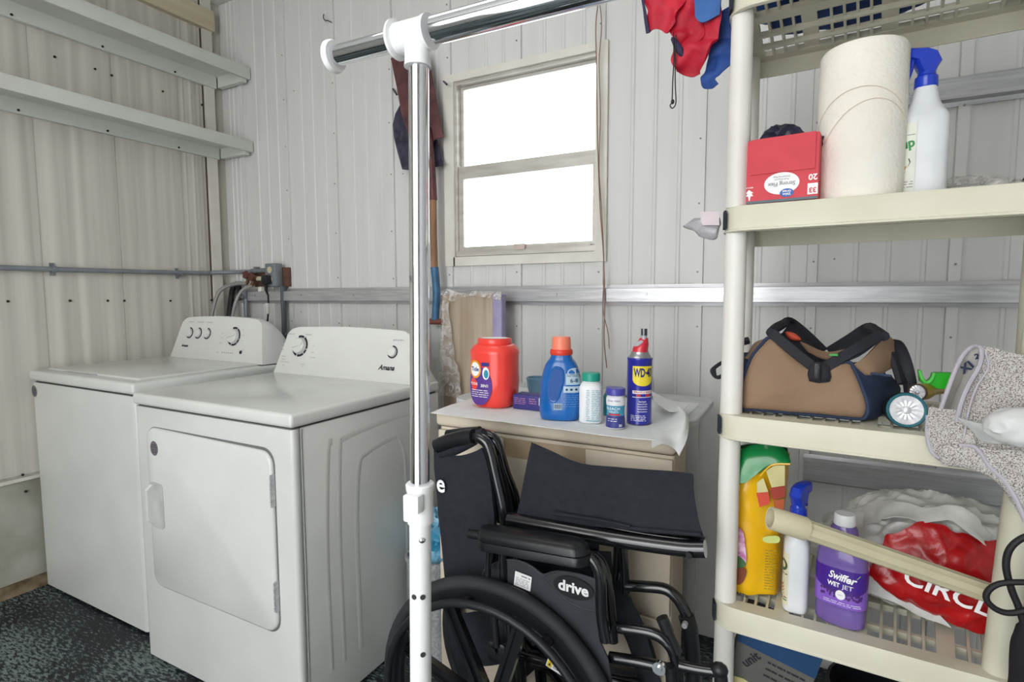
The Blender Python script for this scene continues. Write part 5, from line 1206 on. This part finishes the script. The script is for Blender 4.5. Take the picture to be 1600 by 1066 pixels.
# knitted grey cloth
def knitmat():
    m = bpy.data.materials.new('grey_tweed_knit'); m.use_nodes = True; nt = m.node_tree; bs = nt.nodes['Principled BSDF']; bs.inputs['Roughness'].default_value = .9
    tc = nt.nodes.new('ShaderNodeTexCoord'); vo = nt.nodes.new('ShaderNodeTexVoronoi'); vo.inputs['Scale'].default_value = 620
    n = nt.nodes.new('ShaderNodeTexNoise'); n.inputs['Scale'].default_value = 620; n.inputs['Detail'].default_value = 1
    r = nt.nodes.new('ShaderNodeValToRGB'); e = r.color_ramp.elements; e[0].position = .38; e[0].color = lin('6b645f'); e[1].position = .58; e[1].color = lin('c4c1be'); q = e.new(.46); q.color = lin('a7a19d')
    L = nt.links; L.new(tc.outputs['Object'], n.inputs['Vector']); L.new(tc.outputs['Object'], vo.inputs['Vector']); L.new(n.outputs['Fac'], r.inputs[0]); L.new(r.outputs[0], bs.inputs['Base Color'])
    bp = nt.nodes.new('ShaderNodeBump'); bp.inputs['Strength'].default_value = .5; bp.inputs['Distance'].default_value = .001; L.new(vo.outputs['Distance'], bp.inputs['Height']); L.new(bp.outputs[0], bs.inputs['Normal']); return m
M_knit = knitmat(); M_hem = mat('lavender_grey_hem', 'b9b4bd', .85, bump=.3, bscale=500); M_lin = mat('pale_cloth_lining', 'c4c2bd', .85)
t = thing('knitted_chair_cover', 'grey tweed knitted cover draped over the right of the middle shelf', 'cloth', (oy(1530, 650, 1.1).x, 1.1, Z2))
b = BM(); patch(b, [[oy(1532, 541, 1.13), oy(1560, 546, 1.12), oy(1600, 556, 1.10), oy(1660, 565, 1.09)], [oy(1530, 575, 1.12), oy(1560, 585, 1.10), oy(1605, 592, 1.08), oy(1665, 600, 1.07)], [oy(1508, 620, 1.115), oy(1545, 628, 1.09), oy(1600, 636, 1.07), oy(1665, 640, 1.06)], [oy(1494, 660, 1.10), oy(1530, 668, 1.08), oy(1595, 672, 1.06), oy(1665, 680, 1.05)], [oy(1488, 695, 1.095), oy(1528, 702, 1.07), oy(1590, 708, 1.05), oy(1660, 712, 1.04)]], 5, .004, .0015, 20); kc = obj('fold', b, M_knit, t)
b = BM(); patch(b, [[oy(1452, 637, 1.115), oy(1472, 640, 1.11), oy(1495, 642, 1.105), oy(1512, 646, 1.10)], [oy(1450, 672, 1.095), oy(1472, 674, 1.085), oy(1500, 676, 1.08), oy(1522, 680, 1.075)], [oy(1454, 700, 1.085), oy(1470, 703, 1.075), oy(1500, 706, 1.07), oy(1530, 712, 1.06)], [oy(1466, 716, 1.085), oy(1480, 722, 1.075), oy(1505, 722, 1.068), oy(1535, 728, 1.058)]], 5, .004, .001, 20, 4); obj('fold', b, M_knit, t)
b = BM(); patch(b, [[oy(1472, 695, 1.072), oy(1500, 698, 1.066), oy(1535, 700, 1.058), oy(1600, 705, 1.045), oy(1665, 712, 1.04)], [oy(1474, 712, 1.066), oy(1502, 715, 1.06), oy(1545, 722, 1.05), oy(1605, 735, 1.038), oy(1665, 745, 1.03)], [oy(1474, 724, 1.068), oy(1503, 727, 1.06), oy(1555, 742, 1.048), oy(1605, 775, 1.035), oy(1665, 790, 1.03)], [oy(1520, 728, 1.062), oy(1545, 733, 1.056), oy(1575, 765, 1.048), oy(1602, 812, 1.04), oy(1660, 850, 1.035)]], 5, .004, .0012, 20, 6); obj('fold', b, M_knit, t)
b = BM(); patch(b, [[oy(1500, 560, 1.15), oy(1515, 546, 1.16), oy(1532, 545, 1.15)], [oy(1488, 590, 1.14), oy(1505, 585, 1.165), oy(1527, 580, 1.14)], [oy(1478, 618, 1.13), oy(1492, 615, 1.16), oy(1510, 620, 1.13)], [oy(1470, 640, 1.12), oy(1482, 645, 1.14), oy(1496, 650, 1.12)]], 5, .003); obj('lining', b, M_lin, kc)
b = BM(); fl_ = plane_fn(oy(1513, 572, 1.15), (1, -.25, .35), (-.3, -.2, 1), .004); text(b, 'XL', .020, fl_, bold=.04, rot=.4); text(b, '2', .012, fl_, cx=.014, cy=.014, bold=.04); obj('lettering', b, mat('ink_blue_print', '27324f', .6), kc)
for P in ([oy(1470, 640, 1.11), oy(1480, 612, 1.12), oy(1492, 580, 1.13), oy(1505, 555, 1.14), oy(1520, 542, 1.14), oy(1533, 545, 1.125), oy(1531, 570, 1.112), oy(1512, 605, 1.105), oy(1499, 640, 1.095), oy(1492, 690, 1.085)],
          [oy(1450, 650, 1.108), oy(1449, 680, 1.09), oy(1455, 704, 1.08), oy(1467, 716, 1.078)],
          [oy(1500, 696, 1.066), oy(1525, 700, 1.055), oy(1545, 728, 1.047), oy(1570, 752, 1.042), oy(1590, 785, 1.034), oy(1602, 815, 1.03)]):
    b = BM(); tube(b, P, .0034, 8, 5); obj('hem', b, M_hem, kc)
b = BM(); tube(b, [oy(1540, 550, 1.118), oy(1544, 575, 1.108), oy(1526, 605, 1.098), oy(1514, 640, 1.085), (oy(1505, 690, 1.07))], .0018, 6, 5); tube(b, [oy(1507, 698, 1.062), oy(1512, 712, 1.058), oy(1510, 726, 1.058)], .0025, 6, 4); obj('seam', b, M_hem, kc)
t = thing('white_plastic_sheet', 'crumpled white plastic bag lying on the knitted cover', 'bag', oy(1560, 690, 1.05))
b = BM(); patch(b, [[oy(1497, 652, 1.078), oy(1530, 662, 1.06), oy(1560, 664, 1.05), oy(1580, 650, 1.045)], [oy(1515, 668, 1.07), oy(1540, 674, 1.052), oy(1566, 675, 1.042), oy(1590, 665, 1.035)], [oy(1535, 688, 1.062), oy(1552, 692, 1.048), oy(1570, 692, 1.038), oy(1592, 690, 1.03)]], 5, .002, .002, 40); obj('sheet', b, mat('grey_white_film', 'c2c4c3', .3, col2='b3b5b4', scale=30), t)
b = BM(); crumple(b, oy(1600, 668, 1.03), (.042, .02, .026), .10, 1.6, 4, 6); obj('bundle', b, mat('white_crumpled_plastic', 'd6d7d6', .4), t)

# ================================================================ LOWER SHELF (z .605)
M_yb = mat('yellow_soil_bag', 'efbc12', .3, col2='e6b00d', scale=10, bump=.15, coat=.3); M_gb = mat('green_bag_film', '17904a', .28, col2='0f6f37', scale=14, coat=.3)
q = oy(1178, 940, 1.185)
t = thing('potting_soil_bag', 'yellow potting soil bag with green top behind the shelf post', 'bag', (q.x, 1.21, Z3))
def Z(p): return V((p.x, p.y, max(p.z, Z3+.002)))
R = []
rowsF = [(1128, 1168, 1210, 938, 946, 943), (1130, 1170, 1213, 880, 884, 880), (1133, 1172, 1217, 820, 822, 818), (1137, 1172, 1221, 770, 770, 764), (1146, 1180, 1224, 735, 730, 722), (1152, 1186, 1226, 712, 712, 712)]
b = BM()
for (a, m_, c_, va, vm, vc) in rowsF:
    th = 1 if va > 760 else (.6 if va > 715 else .15)
    A, M2, C2 = oy(a, va, 1.19), oy(m_, vm, 1.178), oy(c_, vc, 1.21); zz = M2.z
    A.z = C2.z = zz
    R.append([Z(A), Z((A+M2)/2+V((0, -.004*th, 0))), Z(M2), Z((M2+C2)/2+V((.0, -.004*th, 0))), Z(C2), Z(C2+V((.006, .05*th+.004, 0))), Z((A+C2)/2+V((0, .075*th+.006, 0))), Z(A+V((-.006, .05*th+.004, 0)))])
R = [catmull(r, 5, True) for r in R]; cols_ = [catmull([r[i] for r in R], 6) for i in range(len(R[0]))]; R = [[c_[j] for c_ in cols_] for j in range(len(cols_[0]))]
rings = [[q2+noise.noise_vector(q2*24)*.003+noise.noise_vector(q2*70)*.0012 for q2 in r] for r in R]
loft(b, rings)
for v in b.verts: v.co.z = max(v.co.z, Z3+.001)
sb = obj('body', b, M_yb, t, ang=60)
b = BM(); patch(b, [pl([(1146, 715), (1180, 700), (1208, 697), (1233, 712)], 1.185), pl([(1142, 735), (1170, 725), (1205, 718), (1233, 727)], 1.165), pl([(1140, 752), (1160, 757), (1185, 745), (1205, 728)], 1.160)], 6, .004, .005, 25, 7); obj('top_fold', b, M_gb, sb)
b = BM(); patch(b, [[oy(1150, 700, 1.22), oy(1190, 697, 1.22), oy(1228, 698, 1.22)], [oy(1146, 718, 1.19), oy(1185, 706, 1.19), oy(1232, 716, 1.19)]], 6, .003, .004, 30); obj('top_fold', b, mat('dark_green_film', '0b5a30', .3), sb)
b = BM(); tube(b, pl([(1187, 747), (1200, 733), (1212, 728), (1234, 728)], 1.158), .0018, 6, 5); obj('top_fold', b, M_yb, sb)
# prints on the soil bag
def fq(u, v, y=1.172): return oy(u, v, y)
def pprint(pts, m, name='label_print', y=1.1725, par=None, k=0):
    b = BM(); P = pl(pts, y); P = catmull(P, 3, True) if k else P; prism(b, P, (0, .0008, 0)); return obj(name, b, m, par or sb)
pprint([(1137, 845), (1143, 828), (1150, 826), (1160, 835), (1163, 855), (1164, 885), (1140, 880), (1136, 872)], mat('pink_flower_print', 'b96a9e', .5, col2='e3c0d6', scale=60, contrast=(.4, .6)), k=1, y=1.170)
pprint([(1137, 880), (1150, 872), (1163, 882), (1162, 890), (1140, 892)], mat('leaf_green_print', '3d6b3c', .5), k=1, y=1.1692)
pprint([(1136, 892), (1163, 893), (1163, 908), (1155, 918), (1142, 915), (1135, 905)], mat('terracotta_print', '7e3f24', .5), k=1, y=1.1692)
pprint([(1196, 738), (1210, 730), (1226, 730), (1226, 762), (1205, 765), (1200, 750)], mat('cream_print', 'cfc58b', .5), y=1.164)
pprint([(1182, 757), (1192, 750), (1200, 772), (1182, 773)], mat('cream_print', 'cfc58b', .5), y=1.164)
pprint([(1181, 774), (1200, 772), (1203, 790), (1186, 796)], mat('red_orange_print', 'd4452a', .5), y=1.164)
pprint([(1202, 766), (1226, 762), (1226, 780), (1206, 784)], mat('dark_red_print', 'a5331f', .5), y=1.168)
pprint([(1208, 785), (1225, 783), (1224, 802), (1210, 806)], mat('dark_orange_print', 'b8541c', .5), y=1.170)
pprint([(1191, 846), (1197, 842), (1216, 842), (1216, 852), (1196, 852)], mat('pale_green_pill', 'c9d27c', .5), k=1, y=1.168)
fsb = plane_fn(oy(1204, 900, 1.1675), (1, .28, 0), (0, 0, 1), .001)
b = BM(); lines_print(b, lambda x, y, d=0: fsb(x, y), -.012, .009, [.045-.0056*i for i in range(15)], .0022, seed=31); obj('lettering', b, mat('olive_print', '9c8a1e', .6), sb)
fsc = plane_fn(oy(1150, 930, 1.166), (1, -.1, -.12), (0, 0, 1), .002)
b = BM(); text(b, 'QUARTS', .0085, fsc, bold=.02, cx=.003); text(b, '8', .013, fsc, bold=.03, cx=-.014, cy=.001); obj('lettering', b, M_print, sb)
t.location.y += .012
# lower spray bottle
q = oz(1240, 958, Z3)
t, bo = spraybottle('white spray bottle with blue trigger between soil bag and purple bottle', q.x+.001, q.y+.030, Z3, .243, radians(65), M_wsb, w=.023, dpt=.030, headH=.058, neck=.0115)
fz = sup(q.x+.001, q.y+.030, .023, .030, 3.2, Z3+.06, facing(q.x, q.y)-.85)
b = BM(); gridprint(b, fz, -.030, .012, -.050, .055, 8, 1); lab = obj('label', b, mat('cream_yellow_label', 'e4dfc2', .5), bo)
b = BM()
for k in range(5): polyprint(b, lambda x, y: fz(x, y, .0006), [(-.006+.003*k, -.01-.006*k), (.004+.001*k, -.006-.006*k), (0, -.014-.006*k)])
obj('label_print', b, mat('orange_flower_print', 'd4683c', .5), lab)
b = BM(); discprint(b, lambda x, y, d=0: fz(x, y, .0006), 0, .03, .010, .012, 16, .6); lines_print(b, lambda x, y, d=0: fz(x, y, .0006), -.01, .010, (.012, -.035, -.04), .002, seed=2); obj('label_print', b, mat('dark_green_print', '46603f', .5), lab)
# purple floor cleaner bottle
q = oz(1314, 985, Z3); cx, cy = q.x, q.y+.036; z0 = Z3+.001; rot = radians(-16)
t = thing('floor_cleaner_bottle', 'purple floor cleaner bottle with white cap and lavender label', 'bottle', (cx, cy, Z3))
M_pb = mat('translucent_purple_plastic', '7a63ab', .22, col2='735ca5', coat=.3, trans=.15)
prp = [(0, .037, .026), (.004, .041, .029), (.03, .0415, .0295), (.034, .0405, .0285), (.038, .0415, .0295), (.095, .042, .030), (.112, .0425, .0305), (.118, .0415, .0295), (.122, .042, .030), (.135, .040, .029), (.15, .034, .026), (.157, .0265, .0235), (.165, .0235, .022), (.18, .022, .021), (.187, .016, .016), (.192, .0145, .0145)]
b = BM(); loft(b, [ring(cx, cy, z0+h, rx, ry, 2.9 if h < .15 else 2.2, 40, rot) for h, rx, ry in prp]); bo = obj('body', b, M_pb, t)
b = BM(); lathe(b, cx, cy, z0+.186, [(0, .0172), (.001, .018), (.019, .0175), (.021, .016)], 28); cp = obj('cap', b, M_wb, t)
def supb(x, y, d=0):
    h = .066+y; a = facing(cx, cy)-.06+x/.037; qa = a-rot; c_, s_ = cos(qa), sin(qa); k = (abs(c_/.0423)**2.9+abs(s_/.0303)**2.9)**(-1/2.9)+.0005+d
    return V((cx+k*(c_*cos(rot)-s_*sin(rot)), cy+k*(c_*sin(rot)+s_*cos(rot)), z0+h))
b = BM(); gridprint(b, supb, -.052, .052, -.026, .045, 24, 1); obj('label', b, mat('lavender_label', '8c63c9', .4, col2='7f57bd'), bo)
b = BM()
for i in range(20):
    x0 = -.052+.0052*i; x1 = x0+.0052; g_ = lambda x: .045-.048*sqrt(max(0, 1-(x/.062)**2)); polyprint(b, lambda x, y: supb(x, y, .0003), [(x0, g_(x0)), (x1, g_(x1)), (x1, .045), (x0, .045)])
obj('label', b, mat('deep_violet_label', '44208c', .4), bo)
b = BM(); sw = lambda x, y: supb(x, y, .0008); text(b, 'Swiffer', .019, sw, bold=.03, shear=.25, rot=radians(-5), cx=0, cy=.030, width=.048); text(b, 'WET', .0115, sw, bold=.035, rot=radians(-2), cx=-.013, cy=.0145, width=.023); text(b, 'JET', .0115, sw, rot=radians(-2), cx=.012, cy=.0135, width=.018); discprint(b, supb, .0, -.003, .009, .009, 22, d=.0009); lines_print(b, lambda x, y, d=0: supb(x, y, .0006), -.03, .035, (-.018, -.0215), .0009, seed=5); obj('lettering', b, M_whitep, bo)
b = BM(); polyprint(b, lambda x, y: supb(x, y, .0006), [(-.004, .038), (.030, .040), (.026, .034), (.012, .031)]); obj('label_print', b, mat('lime_swoosh', '8fc73f', .5), bo)
b = BM(); rnd = random.Random(5)
for k in range(34): s_ = -1 if k % 2 else 1; discprint(b, supb, s_*rnd.uniform(.011, .034), -.003+rnd.uniform(-.006, .006), .0022, .003, 6, d=.0006)
obj('label_print', b, mat('lavender_flowers_print', '4f2a73', .5), bo)
b = BM(); text(b, 'FRESH', .003, lambda x, y: supb(x, y, .0014), cx=0, cy=-.003); obj('lettering', b, M_grey_print, bo)
b = BM(); fn2 = cyl_fn(cx, cy, z0+.168, .0235, facing(cx, cy)-.1); discprint(b, fn2, 0, 0, .010, .0075, 20); obj('label', b, M_whitep, bo)
# downspout pipe across the shelf
t = thing('plastic_pipe', 'long cream plastic pipe with open end slanting across the lower shelf', 'pipe', oy(1205, 812, 1.06))
Mp = mat('cream_pvc', 'cdc6a8', .45, col2='c2ba9a', scale=8, bump=.05)
P0 = oy(1208, 811, 1.015); P1 = oy(1256, 826, 1.045); P2 = oy(1600, 946, 1.20)
d = (P1-P0).normalized(); a_ = d.orthogonal().normalized(); u_ = d.cross(a_)
def rg(p, r, n=30, ridge=0): return [p+(a_*cos(2*pi*i/n)+u_*sin(2*pi*i/n))*(r+(ridge if i % 3 == 0 else 0)) for i in range(n)]
L0 = (P1-P0).length
ob_ = lambda r: [p-d*((p-P0).dot(V((1, 0, .1)))*.35+.006) for p in r]
b = BM(); loft(b, [rg(P0+d*.045, .0155), ob_(rg(P0, .0160)), ob_(rg(P0-d*.0004, .0183)), ob_(rg(P0+d*.0015, .0190)), rg(P0+d*(L0*1.0), .0200), rg(P0+d*(L0+.001), .0175)], True, False); obj('socket_end', b, Mp, t)
d2 = (P2-P1).normalized(); a_ = d2.orthogonal().normalized(); u_ = d2.cross(a_)
b = BM(); loft(b, [rg(P1-d2*.01, .0158, 30, .0012), rg(P2, .0158, 30, .0012)]); obj('ribbed_pipe', b, Mp, t, ang=15)
# shopping bags behind
M_wbag = mat('white_shopping_bag', 'cbcbc7', .35, col2='bcbcb8', scale=30, bump=.6, bscale=45); M_rbag = mat('red_shopping_bag', 'b81319', .32, col2='97090f', scale=22, bump=.9, bscale=55, coat=.2)
t = thing('shopping_bag', 'full white and red plastic shopping bag at the back of the lower shelf', 'bag', (oy(1460, 900, 1.3).x, 1.32, Z3))
def crumpleZ(b, c_, s_, amp, fq_, sub, seed): crumple(b, c_, s_, amp, fq_, sub, seed, Z3+.001)
cb = oy(1455, 860, 1.34)
b = BM(); crumpleZ(b, (cb.x, 1.34, Z3+.085), (.155, .10, .115), .13, 2.8, 6, 3); crumpleZ(b, (cb.x-.10, 1.37, Z3+.05), (.09, .06, .09), .2, 3, 4, 5); bg = obj('white_film', b, M_wbag, t, ang=50)
b = BM(); patch(b, [[oy(1391, 842, 1.235), oy(1440, 826, 1.235), oy(1480, 830, 1.24), oy(1505, 845, 1.24), oy(1560, 850, 1.25)], [oy(1380, 868, 1.225), oy(1440, 862, 1.215), oy(1490, 868, 1.215), oy(1530, 876, 1.22), oy(1565, 890, 1.23)], [oy(1362, 905, 1.22), oy(1430, 905, 1.20), oy(1480, 915, 1.20), oy(1520, 930, 1.205), oy(1562, 940, 1.215)], [oy(1375, 918, 1.215), oy(1440, 940, 1.20), oy(1490, 955, 1.20), oy(1530, 965, 1.205), oy(1560, 972, 1.21)], [oy(1430, 955, 1.225), oy(1470, 972, 1.22), oy(1505, 985, 1.22), oy(1535, 996, 1.22), oy(1556, 1000, 1.225)]], 10, .004, .007, 42, 2); rb_ = obj('red_film', b, M_rbag, t, ang=60)
b = BM(); patch(b, [[oy(1345, 930, 1.24), oy(1400, 950, 1.225), oy(1450, 975, 1.21), oy(1490, 990, 1.21)], [oy(1345, 900, 1.245), oy(1385, 918, 1.23), oy(1430, 945, 1.215), oy(1470, 968, 1.212)]], 6, .002, .003, 30); obj('white_film', b, M_wbag, bg)
b = BM(); patch(b, [[oy(1352, 800, 1.30), oy(1400, 790, 1.28), oy(1450, 800, 1.26), oy(1510, 800, 1.26), oy(1555, 845, 1.27)], [oy(1350, 830, 1.28), oy(1395, 815, 1.25), oy(1440, 822, 1.235), oy(1495, 822, 1.235), oy(1540, 862, 1.235)]], 6, .002, .006, 40, 9); obj('white_film', b, M_wbag, bg)
cf = plane_fn(oy(1494, 937, 1.172), (1, -.03, -.26), (.26, 0, 1), .006)
b = BM(); text(b, 'CIRCLE', .042, cf, bold=.02, cx=0, cy=0, width=.15); obj('lettering', b, M_whitep, rb_)
bg.parent.location.y += .02
# black cord and black bag at right edge
Mck = mat('black_cord_rubber', '151518', .6)
t = thing('hanging_black_bag', 'black bag with looped cord hanging at the right shelf post', 'bag', oy(1600, 1000, 1.0))
b = BM(); tube(b, [oy(1640, 830, 1.0), oy(1600, 840, 1.0), oy(1578, 858, 1.0), (oy(1572, 885, 1.0)), oy(1580, 920, 1.0), oy(1592, 950, 1.0), oy(1602, 985, 1.0), oy(1606, 1020, 1.0)], .0046, 10, 6); tube(b, [oy(1640, 912, .995), oy(1590, 910, .995), oy(1560, 913, .995), oy(1543, 925, .995), oy(1543, 940, .995), oy(1562, 955, .995), oy(1590, 957, .995), oy(1640, 940, .995)], .0042, 10, 6); obj('cord', b, Mck, t)
b = BM(); pillow(b, pl([(1594, 970), (1584, 988), (1577, 1020), (1574, 1060), (1574, 1100), (1600, 1150), (1650, 1150), (1665, 1050), (1640, 975)], 1.0), (0, -.02, 0), (0, .02, 0), 3, 5, .002, 30); obj('bag', b, mat('black_cloth_bag', '18181c', .9, bump=.3), t)

# ================================================================ BOTTOM SHELF
ZB = .216
q = oy(1160, 1050, 1.20)
t = thing('blue_carton', 'white and blue carton leaning under the lower shelf', 'box', (q.x, 1.22, ZB))
Mx = Matrix.Translation((q.x+.02, 1.20, ZB+.105)) @ Matrix.Rotation(radians(14), 4, 'Y')
b = BM(); rbox(b, -.075, .075, 0, .09, -.085, .22, .002, 1, Mx)
b2 = b
ob = obj('carton', b, mat('shaded_white_carton', '605f5b', .6), t)  # white board coloured dark for the shade under the shelf
fxx = lambda x, y, d=0: Mx @ V((x, -.0006-d, y))
b = BM(); gridprint(b, fxx, -.075, .075, -.085, .07, 1, 1, .0); gridprint(b, fxx, -.075, .075, .165, .22, 1, 1, 0); obj('printed_panel', b, mat('shaded_blue_print', '123f69', .5), ob)  # blue, and the text below, darkened for that same shade
b = BM(); discprint(b, fxx, -.04, .062, .035, .03, 24, d=.0006); obj('printed_panel', b, mat('cream_print', 'cfc58b', .5), ob)
b = BM(); text(b, 'unit', .026, lambda x, y: fxx(x, y, .0006), bold=.03, rot=radians(60), cx=-.04, cy=.14); lines_print(b, lambda x, y, d=0: fxx(x, y, .0006), -.01, .06, (.15, .135, .12), .004, seed=3); obj('lettering', b, M_print, ob)
b = BM(); text(b, 'X', .03, lambda x, y: fxx(x, y, .0007), bold=.05, cx=.02, cy=.095); obj('lettering', b, mat('orange_red_print', 'b64a2a', .5), ob)
q = oy(1230, 1066, 1.2); b = BM(); crumple(b, (q.x+.04, 1.22, ZB+.07), (.035, .04, .08), .2, 2, 4, 3, ZB+.001); tag(obj('dark_pouch', b, mat('dark_brown_pouch', '2a2424', .6, col2='4a4248', scale=30), loc=(q.x+.04, 1.22, ZB)), 'dark crumpled pouch beside the blue carton on the bottom shelf', 'bag')
q = oy(1300, 1066, 1.22)
t = thing('black_bucket', 'black bucket with wire handle standing on the bottom shelf', 'bucket', (.16, 1.27, ZB))
b = BM(); lathe(b, .17, 1.28, ZB+.001, [(0, .085), (.003, .09), (.20, .108), (.203, .112), (.21, .112), (.21, .106), (.02, .086)], 36); obj('bucket', b, mat('black_bucket_plastic', '17181b', .3), t)
b = BM(); tube(b, [V((.17+.112*cos(radians(a)), 1.28-.05*sin(radians(a)), ZB+.19+.05*sin(radians(a)))) for a in range(0, 181, 15)], .0015, 6, 2); obj('wire_handle', b, M_galv, t)

# ================================================================ TOP SHELF CLOTHES
M_rj = mat('red_jacket_nylon', 'c8102f', .6, col2='a80c28', scale=14, bump=.25, bscale=200); M_bj = mat('blue_jacket_cloth', '27509a', .7, col2='1c3b78', scale=14, bump=.3, bscale=200); M_nj = mat('dark_navy_trim', '2a2547', .7)
t = thing('red_jacket', 'red nylon jacket hanging off the left end of the top shelf', 'jacket', (-.24, 1.20, 1.80))
b = BM(); patch(b, [pl([(1000, -45), (1030, -45), (1062, -45), (1090, -45)], 1.17), pl([(1002, -5), (1025, -8), (1050, -5), (1072, -2)], 1.165), pl([(1009, 22), (1028, 25), (1048, 22), (1060, 20)], 1.16), pl([(1012, 52), (1030, 46), (1046, 50), (1056, 34)], 1.165)], 8, .004, .012, 30, 3); rj = obj('panel', b, M_rj, t)
b = BM(); patch(b, [pl([(1000, -45), (1004, -45)], 1.165), pl([(1002, -5), (1006, -6)], 1.158), pl([(1006, 22), (1011, 24)], 1.153), pl([(1010, 53), (1016, 51)], 1.158)], 5, .004); obj('trim_band', b, M_nj, rj)
b = BM(); patch(b, [pl([(1062, -45), (1092, -45), (1125, -45)], 1.18), pl([(1058, 10), (1090, 20), (1124, 15)], 1.175), pl([(1054, 50), (1082, 55), (1122, 45)], 1.17), pl([(1050, 85), (1078, 92), (1112, 78)], 1.172), pl([(1062, 108), (1074, 117), (1092, 110)], 1.178)], 9, .006, .016, 34, 5); obj('sleeve', b, M_rj, t)
b = BM(); pillow(b, pl([(1048, 62), (1054, 58), (1068, 76), (1066, 88), (1058, 84)], 1.158), (0, -.005, 0), (0, .008, 0), 2, 3); obj('cuff', b, M_nj, t)
b = BM(); tube(b, [oy(1052, 50, 1.155), oy(1053, 90, 1.15), oy(1051, 130, 1.15), oy(1050, 158, 1.15), oy(1047, 165, 1.15), oy(1051, 169, 1.15), oy(1056, 160, 1.15), oy(1055, 130, 1.15), oy(1055, 90, 1.152), oy(1056, 55, 1.155)], .0013, 6, 5); crumple(b, oy(1051, 159, 1.148), (.0035, .0035, .005), 0, 1, 2); obj('drawcord', b, M_black, t)
t = thing('blue_jacket', 'blue jacket sleeve hanging behind the red jacket at the shelf post', 'jacket', (-.2, 1.24, 1.80))
b = BM(); patch(b, [pl([(1082, -45), (1105, -45), (1130, -45)], 1.155), pl([(1084, 0), (1104, 0), (1128, 0)], 1.150), pl([(1088, 26), (1100, 34), (1124, 22)], 1.155)], 6, .006, .004, 22, 8); obj('sleeve', b, mat('denim_blue_cloth', '3a6db0', .7, col2='2f5a96', scale=14), t)
b = BM(); patch(b, [pl([(1112, 40), (1130, 20), (1150, 20)], 1.21), pl([(1108, 85), (1128, 75), (1150, 70)], 1.205), pl([(1104, 100), (1126, 105), (1150, 95)], 1.20), pl([(1102, 122), (1112, 125), (1125, 118)], 1.20), pl([(1105, 134), (1112, 138), (1126, 132)], 1.205)], 9, .008, .012, 40, 9); obj('sleeve', b, M_bj, t)
# clothes lying on the top shelf, seen through the slats
b = BM(); q = sh(.19, .22, 1.789); crumple(b, (q.x, q.y, 1.826), (.17, .12, .05), .15, 2, 4, 21, 1.789); tag(obj('folded_blue_cloth', b, M_bj, loc=(q.x, q.y, 1.789)), 'folded blue cloth on the top shelf, seen through its slats', 'cloth')
b = BM(); q = sh(.10, .05, 1.789); crumple(b, (q.x, q.y, 1.816), (.09, .03, .03), .15, 2, 4, 22, 1.789); tag(obj('folded_red_cloth', b, mat('dark_red_cloth', '8e1f46', .8), loc=(q.x, q.y, 1.789)), 'dark red cloth on the front left of the top shelf', 'cloth')
b = BM(); q = sh(.47, .19, 1.789); crumple(b, (q.x, q.y, 1.826), (.10, .16, .05), .2, 2, 4, 23, 1.789); tag(obj('folded_navy_cloth', b, mat('dark_navy_cloth', '1c2140', .85), loc=(q.x, q.y, 1.789)), 'dark navy cloth on the right half of the top shelf', 'cloth')
